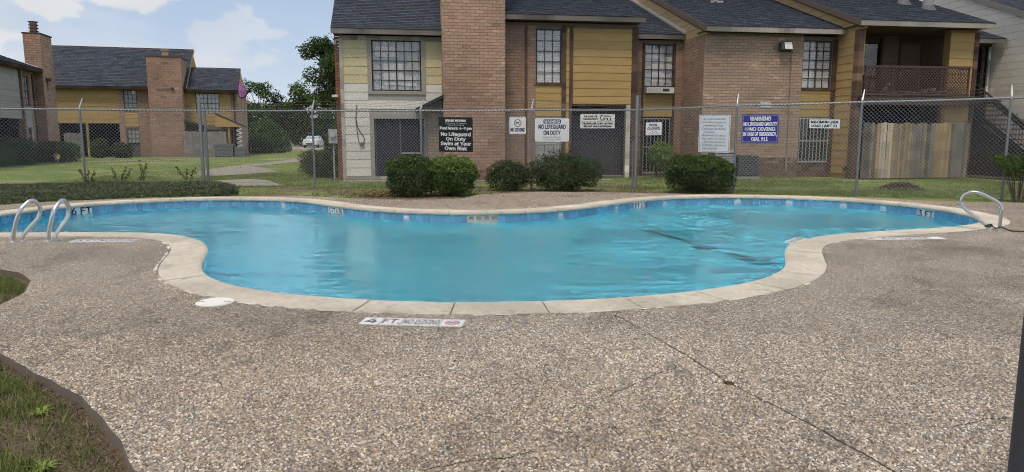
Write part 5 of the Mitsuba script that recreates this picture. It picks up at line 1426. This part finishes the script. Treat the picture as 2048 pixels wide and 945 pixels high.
for s in (-.64, .64):
    mb = MB(); mb.box(cf, s - .2, s + .2, .0, .05, .62, .78, (.75, .75, .75)); mb.put('headlight', 'glazed', car)
    mb = MB(); mb.tube([cf.P(s * 1.27 - .1, -.8, .32), cf.P(s * 1.27 + .1, -.8, .32)], .32, (.02, .02, .02), 16); mb.put('wheel', 'matte', car)
    mb = MB(); mb.box(cf, s * .92 - .03, s * .92 + .03, -3.6, -2.1, 1.50, 1.55, (.4, .4, .42)); mb.box(cf, s * .92 - .03, s * .92 + .03, -2.2, -2.1, 1.44, 1.55, (.4, .4, .42)); mb.put('roof_rail', 'painted', car)
    mb = MB(); mb.box(cf, s * 1.55 - .1, s * 1.55 + .1, -1.5, -1.4, .98, 1.1, body); mb.put('mirror', 'painted', car)
mb = MB(); mb.box(cf, -.5, .5, .03, .06, .42, .60, (.03, .03, .035)); mb.put('grille', 'painted', car)
mb = MB(); mb.box(cf, -.85, .85, .0, .07, .28, .40, (.06, .06, .07)); mb.put('bumper', 'painted', car)

# ---------------------------------------------------------------- things at the walls
def condenser(label, fr, s0, s1, o0, o1, h, col, slat):
    key = thing('condenser_unit', label, 'air conditioner')
    mb = MB(); mb.box(fr, s0, s1, o0, o1, -.05, h - .05, np.array(col) * .5); mb.box(fr, s0 - .02, s1 + .02, o0 - .02, o1 + .02, h - .05, h, col); mb.box(fr, s0 - .06, s1 + .06, o0 - .06, o1 + .06, -.10, .04, (.3, .29, .27)); mb.put('cabinet', 'painted', key)
    for s in (s0, s1 - .04): mb = MB(); mb.box(fr, s - .01, s + .05, o1 - .03, o1 + .022, .04, h - .05, col); mb.put('corner_rail', 'painted', key)
    for z in np.arange(.10, h - .1, slat):
        mb = MB(); mb.hexa([fr.P(s, o, zz) for s in (s0 + .05, s1 - .05) for o, z_ in ((o1 + .0, z + slat * .55), (o1 + .018, z)) for zz in (z_, z_ + slat * .22)], np.array(col) * rng.uniform(.85, 1.0)); mb.put('slat', 'painted', key)
    mb = MB(); c = fr.P((s0 + s1) / 2, (o0 + o1) / 2, h); mb.tube([c, c + [0, 0, .03], c + [0, 0, .04]], np.array([.28, .27, .05]), np.array(col) * .7, 16); mb.put('fan_grille', 'painted', key)


condenser('grey louvred condenser unit half hidden behind the rules sign', M, 13.25, 14.0, 1.2, 1.85, .95, (.30, .31, .32), .085)
condenser('dark condenser unit just right of the louvred grey one', M, 14.1, 14.85, 1.25, 1.95, .78, (.085, .09, .095), .07)
condenser('large green-grey condenser unit before the far plank fence', Hf, 4.3, 5.5, .9, 2.0, .95, (.13, .16, .17), .1)
condenser('smaller green-grey condenser unit beside the larger far one', Hf, 5.6, 6.3, .9, 1.8, .72, (.15, .18, .18), .1)
key = thing('window_air_conditioner', 'white window air conditioner under the torn white sheets', 'air conditioner')
mb = MB(); mb.box(M, 11.50, 12.62, -1.05, -.72, 3.16, 3.38, (.62, .62, .62)); mb.put('case', 'painted', key)
mb = MB(); mb.box(M, 12.15, 12.42, -.722, -.715, 3.22, 3.33, (.06, .06, .065)); mb.put('vent', 'matte', key)
for z in np.arange(3.19, 3.36, .035): mb = MB(); mb.box(M, 11.54, 12.10, -.72, -.712, z, z + .014, (.45, .45, .45)); mb.put('louvre', 'painted', key)
key = thing('flood_light', 'square flood light on the tall brick wall with its conduit', 'flood light')
mb = MB(); mb.hexa([M.P(s, o, z) for s in (15.93, 16.38) for o, z in ((1.05, 4.60), (1.05, 4.92), (1.32, 4.66), (1.22, 4.95))], (.06, .055, .05)); mb.put('housing', 'painted', key)
mb = MB(); mb.hexa([M.P(s, o, z) for s in (16.05, 16.34) for o, z in ((1.305, 4.665), (1.215, 4.925), (1.33, 4.67), (1.24, 4.93))], (.62, .66, .62)); mb.put('lens', 'glazed', key)
mb = MB(); mb.box(M, 16.42, 16.50, 1.0, 1.06, 4.58, 4.68, (.15, .14, .13)); mb.tube([M.P(16.46, 1.04, 4.6), M.P(16.48, 1.04, .75)], .016, (.20, .18, .16), 6); mb.tube([M.P(16.48, 1.045, .8), M.P(16.48, 1.045, .15)], .03, (.30, .30, .29), 6); mb.put('conduit', 'painted', key)
key = thing('notice_board', 'small pale notice fixed to the tall brick wall above the blue sign', 'notice')
mb = MB(); mb.box(M, 15.32, 15.74, 1.005, 1.04, 2.56, 2.78, (.56, .58, .58)); mb.put('sheet', 'painted', key)
key = thing('meter_box', 'grey utility meter box on the left end of the yellow unit', 'meter box')
mb = MB(); mb.box(M, -.52, -.22, -.2, .05, 1.25, 1.75, (.36, .37, .38)); mb.put('box', 'painted', key); mb = MB(); mb.tube([M.P(-.37, -.1, 1.3), M.P(-.37, -.1, -.1)], .03, (.33, .34, .34), 8); mb.put('conduit', 'painted', key)
mb = MB(); mb.tube([M.P(-.37, .05, 1.55), M.P(-.37, .12, 1.55)], .09, (.45, .47, .48), 14); mb.put('dial', 'glazed', key)
key = thing('lean_to_light', 'small white eave light on the left corner of the yellow unit', 'lamp')
mb = MB(); mb.box(M, -.34, -.14, .0, .22, 2.86, 2.94, (.6, .6, .58)); mb.put('hood', 'painted', key); mb = MB(); mb.box(M, -.24, -.20, -.05, .02, 2.80, 2.98, (.3, .3, .3)); mb.put('bracket', 'painted', key)
# banner on the far gable
key = thing('banner', 'pink banner hung on the gable end of the far building', 'banner')
bf = R9
mb = MB()
for a in range(8):
    for b in range(4):
        s, z = .5 + a * .95, 4.55 + b * .30
        mb.hexa([bf.P(s + e, .06 + d, z + g) for e in (0, .94) for d in (0, .01) for g in (0, .298)], np.array((.50, .20, .42)) * rng.uniform(.75, 1.3))
mb.put('cloth', 'matte', key)
mb = MB()
for a in range(14): s, z = rng.uniform(.7, 7), rng.uniform(4.65, 5.6); mb.box(bf, s, s + rng.uniform(.3, .8), .125, .127, z, z + .06, (.20, .05, .16))
mb.put('print', 'matte', key)
mb = MB(); mb.tube(smoothpts([bf.P(2.7, .05, 4.5), bf.P(2.75, .35, 4.6), bf.P(2.9, .8, 5.3)], 4), .05, (.04, .03, .03), 6); mb.put('pole', 'matte', key)
# spiral ornament and pinwheel
key = thing('spiral_ornament', 'white hanging spiral ornament at the far awning', 'ornament')
t = np.linspace(0, 9 * np.pi, 90)
mb = MB(); mb.tube([Hf.P(5.85 + .16 * math.cos(a), .35 + .16 * math.sin(a), 2.05 - .047 * a) for a in t], .045, (.62, .64, .66), 5); mb.put('coil', 'painted', key)
mb = MB(); mb.tube([Hf.P(5.85, .35, 2.05), Hf.P(5.85, .35, 2.3)], .01, (.3, .3, .3), 4); mb.put('cord', 'painted', key)
key = thing('pinwheel', 'colourful pinwheel stuck in the lawn before the far-left hedge', 'pinwheel')
pw = np.array([-25.75, 40.4, GZ])
mb = MB(); mb.tube([pw, pw + [0, 0, .42]], .012, (.5, .5, .5), 5); mb.put('stick', 'painted', key)
for k in range(6):
    a = k * math.pi / 3; c = [(.7, .6, .1), (.7, .2, .1), (.6, .6, .65), (.15, .3, .6), (.7, .45, .1), (.6, .62, .6)][k]
    mb = MB(); q = pw + [0, -.02, .42]
    mb.add([q, q + [.24 * math.cos(a), -.03, .24 * math.sin(a)], q + [.17 * math.cos(a + .75), .02, .17 * math.sin(a + .75)]], [[0, 1, 2]], c); mb.put('vane', 'painted', key)
# the dark post close by at the right
key = thing('gate_post', 'dark steel post standing close by at the right picture edge', 'post')
mb = MB(); mb.tube([(1.545, 1.98, -.02), (1.545, 1.98, 1.30), (1.545, 1.98, 1.31)], np.array([.065, .065, .055]), (.050, .052, .062), 20); mb.put('tube', 'painted', key, smooth=True)
mb = MB(); mb.tube([(1.545, 1.98, .0), (1.545, 1.98, .02)], .11, (.05, .05, .06), 20); mb.put('flange', 'painted', key)

# ---------------------------------------------------------------- loose things on the deck and its nearest stones
def pebble_stones(region, y1):
    """The nearest pebbles of the deck as low rounded stones set into the cement."""
    x0, y0, x1, _ = region.bounds
    g = PEB * .93
    gx, gy = np.meshgrid(np.arange(x0, x1, g), np.arange(y0, y1, g * .87), indexing='ij')
    gx = gx + (np.arange(gx.shape[1]) % 2)[None, :] * g / 2
    q = np.column_stack([gx.ravel(), gy.ravel()]) + rng.uniform(-.36, .36, (gx.size, 2)) * g
    q = q[shapely.contains_xy(region.buffer(-.006), q[:, 0], q[:, 1])]
    q = q[rng.random(len(q)) > np.clip((q[:, 1] - (y1 - 1.1)) / 1.1, 0, 1) ** 1.5]
    n = len(q)
    cols, w = np.array([c for c, _ in PALETTE]), np.array([k for _, k in PALETTE])
    c = cols[rng.choice(len(cols), n, p=w / w.sum())] * rng.uniform(.82, 1.18, (n, 1))
    tone = np.array(deck_tone(mi.Point3f(mi.Float(q[:, 0]), mi.Float(q[:, 1]), mi.Float(np.zeros(n))))).reshape(3, -1).T
    c = c * tone
    a, b, r = rng.uniform(.36, .58, n) * PEB, rng.uniform(.30, .48, n) * PEB, rng.uniform(0, np.pi, n)
    h = rng.uniform(.22, .42, n) * PEB
    t = np.arange(6) * np.pi / 3
    ring = np.stack([np.cos(t), np.sin(t)], -1)
    wob = rng.uniform(.86, 1.14, (n, 6))
    out = []
    for f, z in ((1.0, -.05), (.66, .88)):
        x, y = ring[None, :, 0] * a[:, None] * f * wob, ring[None, :, 1] * b[:, None] * f * wob
        out.append(np.stack([q[:, :1] + x * np.cos(r)[:, None] - y * np.sin(r)[:, None], q[:, 1:] + x * np.sin(r)[:, None] + y * np.cos(r)[:, None], np.broadcast_to((h * z)[:, None], x.shape)], -1))
    v = np.concatenate(out, 1)
    k = np.arange(6); k1 = (k + 1) % 6
    f = np.concatenate([np.stack([k, k1, k1 + 6], 1), np.stack([k, k1 + 6, k + 6], 1), np.array([[6, 7, 8], [6, 8, 9], [6, 9, 10], [6, 10, 11]])])
    F = (np.arange(n)[:, None, None] * 12 + f[None]).reshape(-1, 3)
    mb = MB(); mb.add(v.reshape(-1, 3), F, np.repeat(c, 12, 0))
    mb.put('pebbles', 'stone', 'pool_deck', smooth=True, kind='stuff')


pebble_stones(slabs.intersection(Polygon([(-2.9, 2.6), (2.75, 2.6), (4.9, 5.5), (-4.6, 5.5)])), 5.5)
n = 420
p = np.column_stack([rng.uniform(-5, 9, n), rng.uniform(2.8, 13, n)])
p = p[shapely.contains_xy(slabs, p[:, 0], p[:, 1])]
mb = MB(); leaves(mb, np.column_stack([p, .010 + .006 * rng.random(len(p))]), np.tile([0, 0, 1.], (len(p), 1)), .022, [(.16, .12, .07), (.10, .08, .05), (.24, .19, .11), (.09, .11, .05)], spread=.25)
tag(mb.put('deck_litter', 'leaf'), 'scattered leaf bits and twigs lying on the pebble deck', 'leaf litter', kind='stuff')
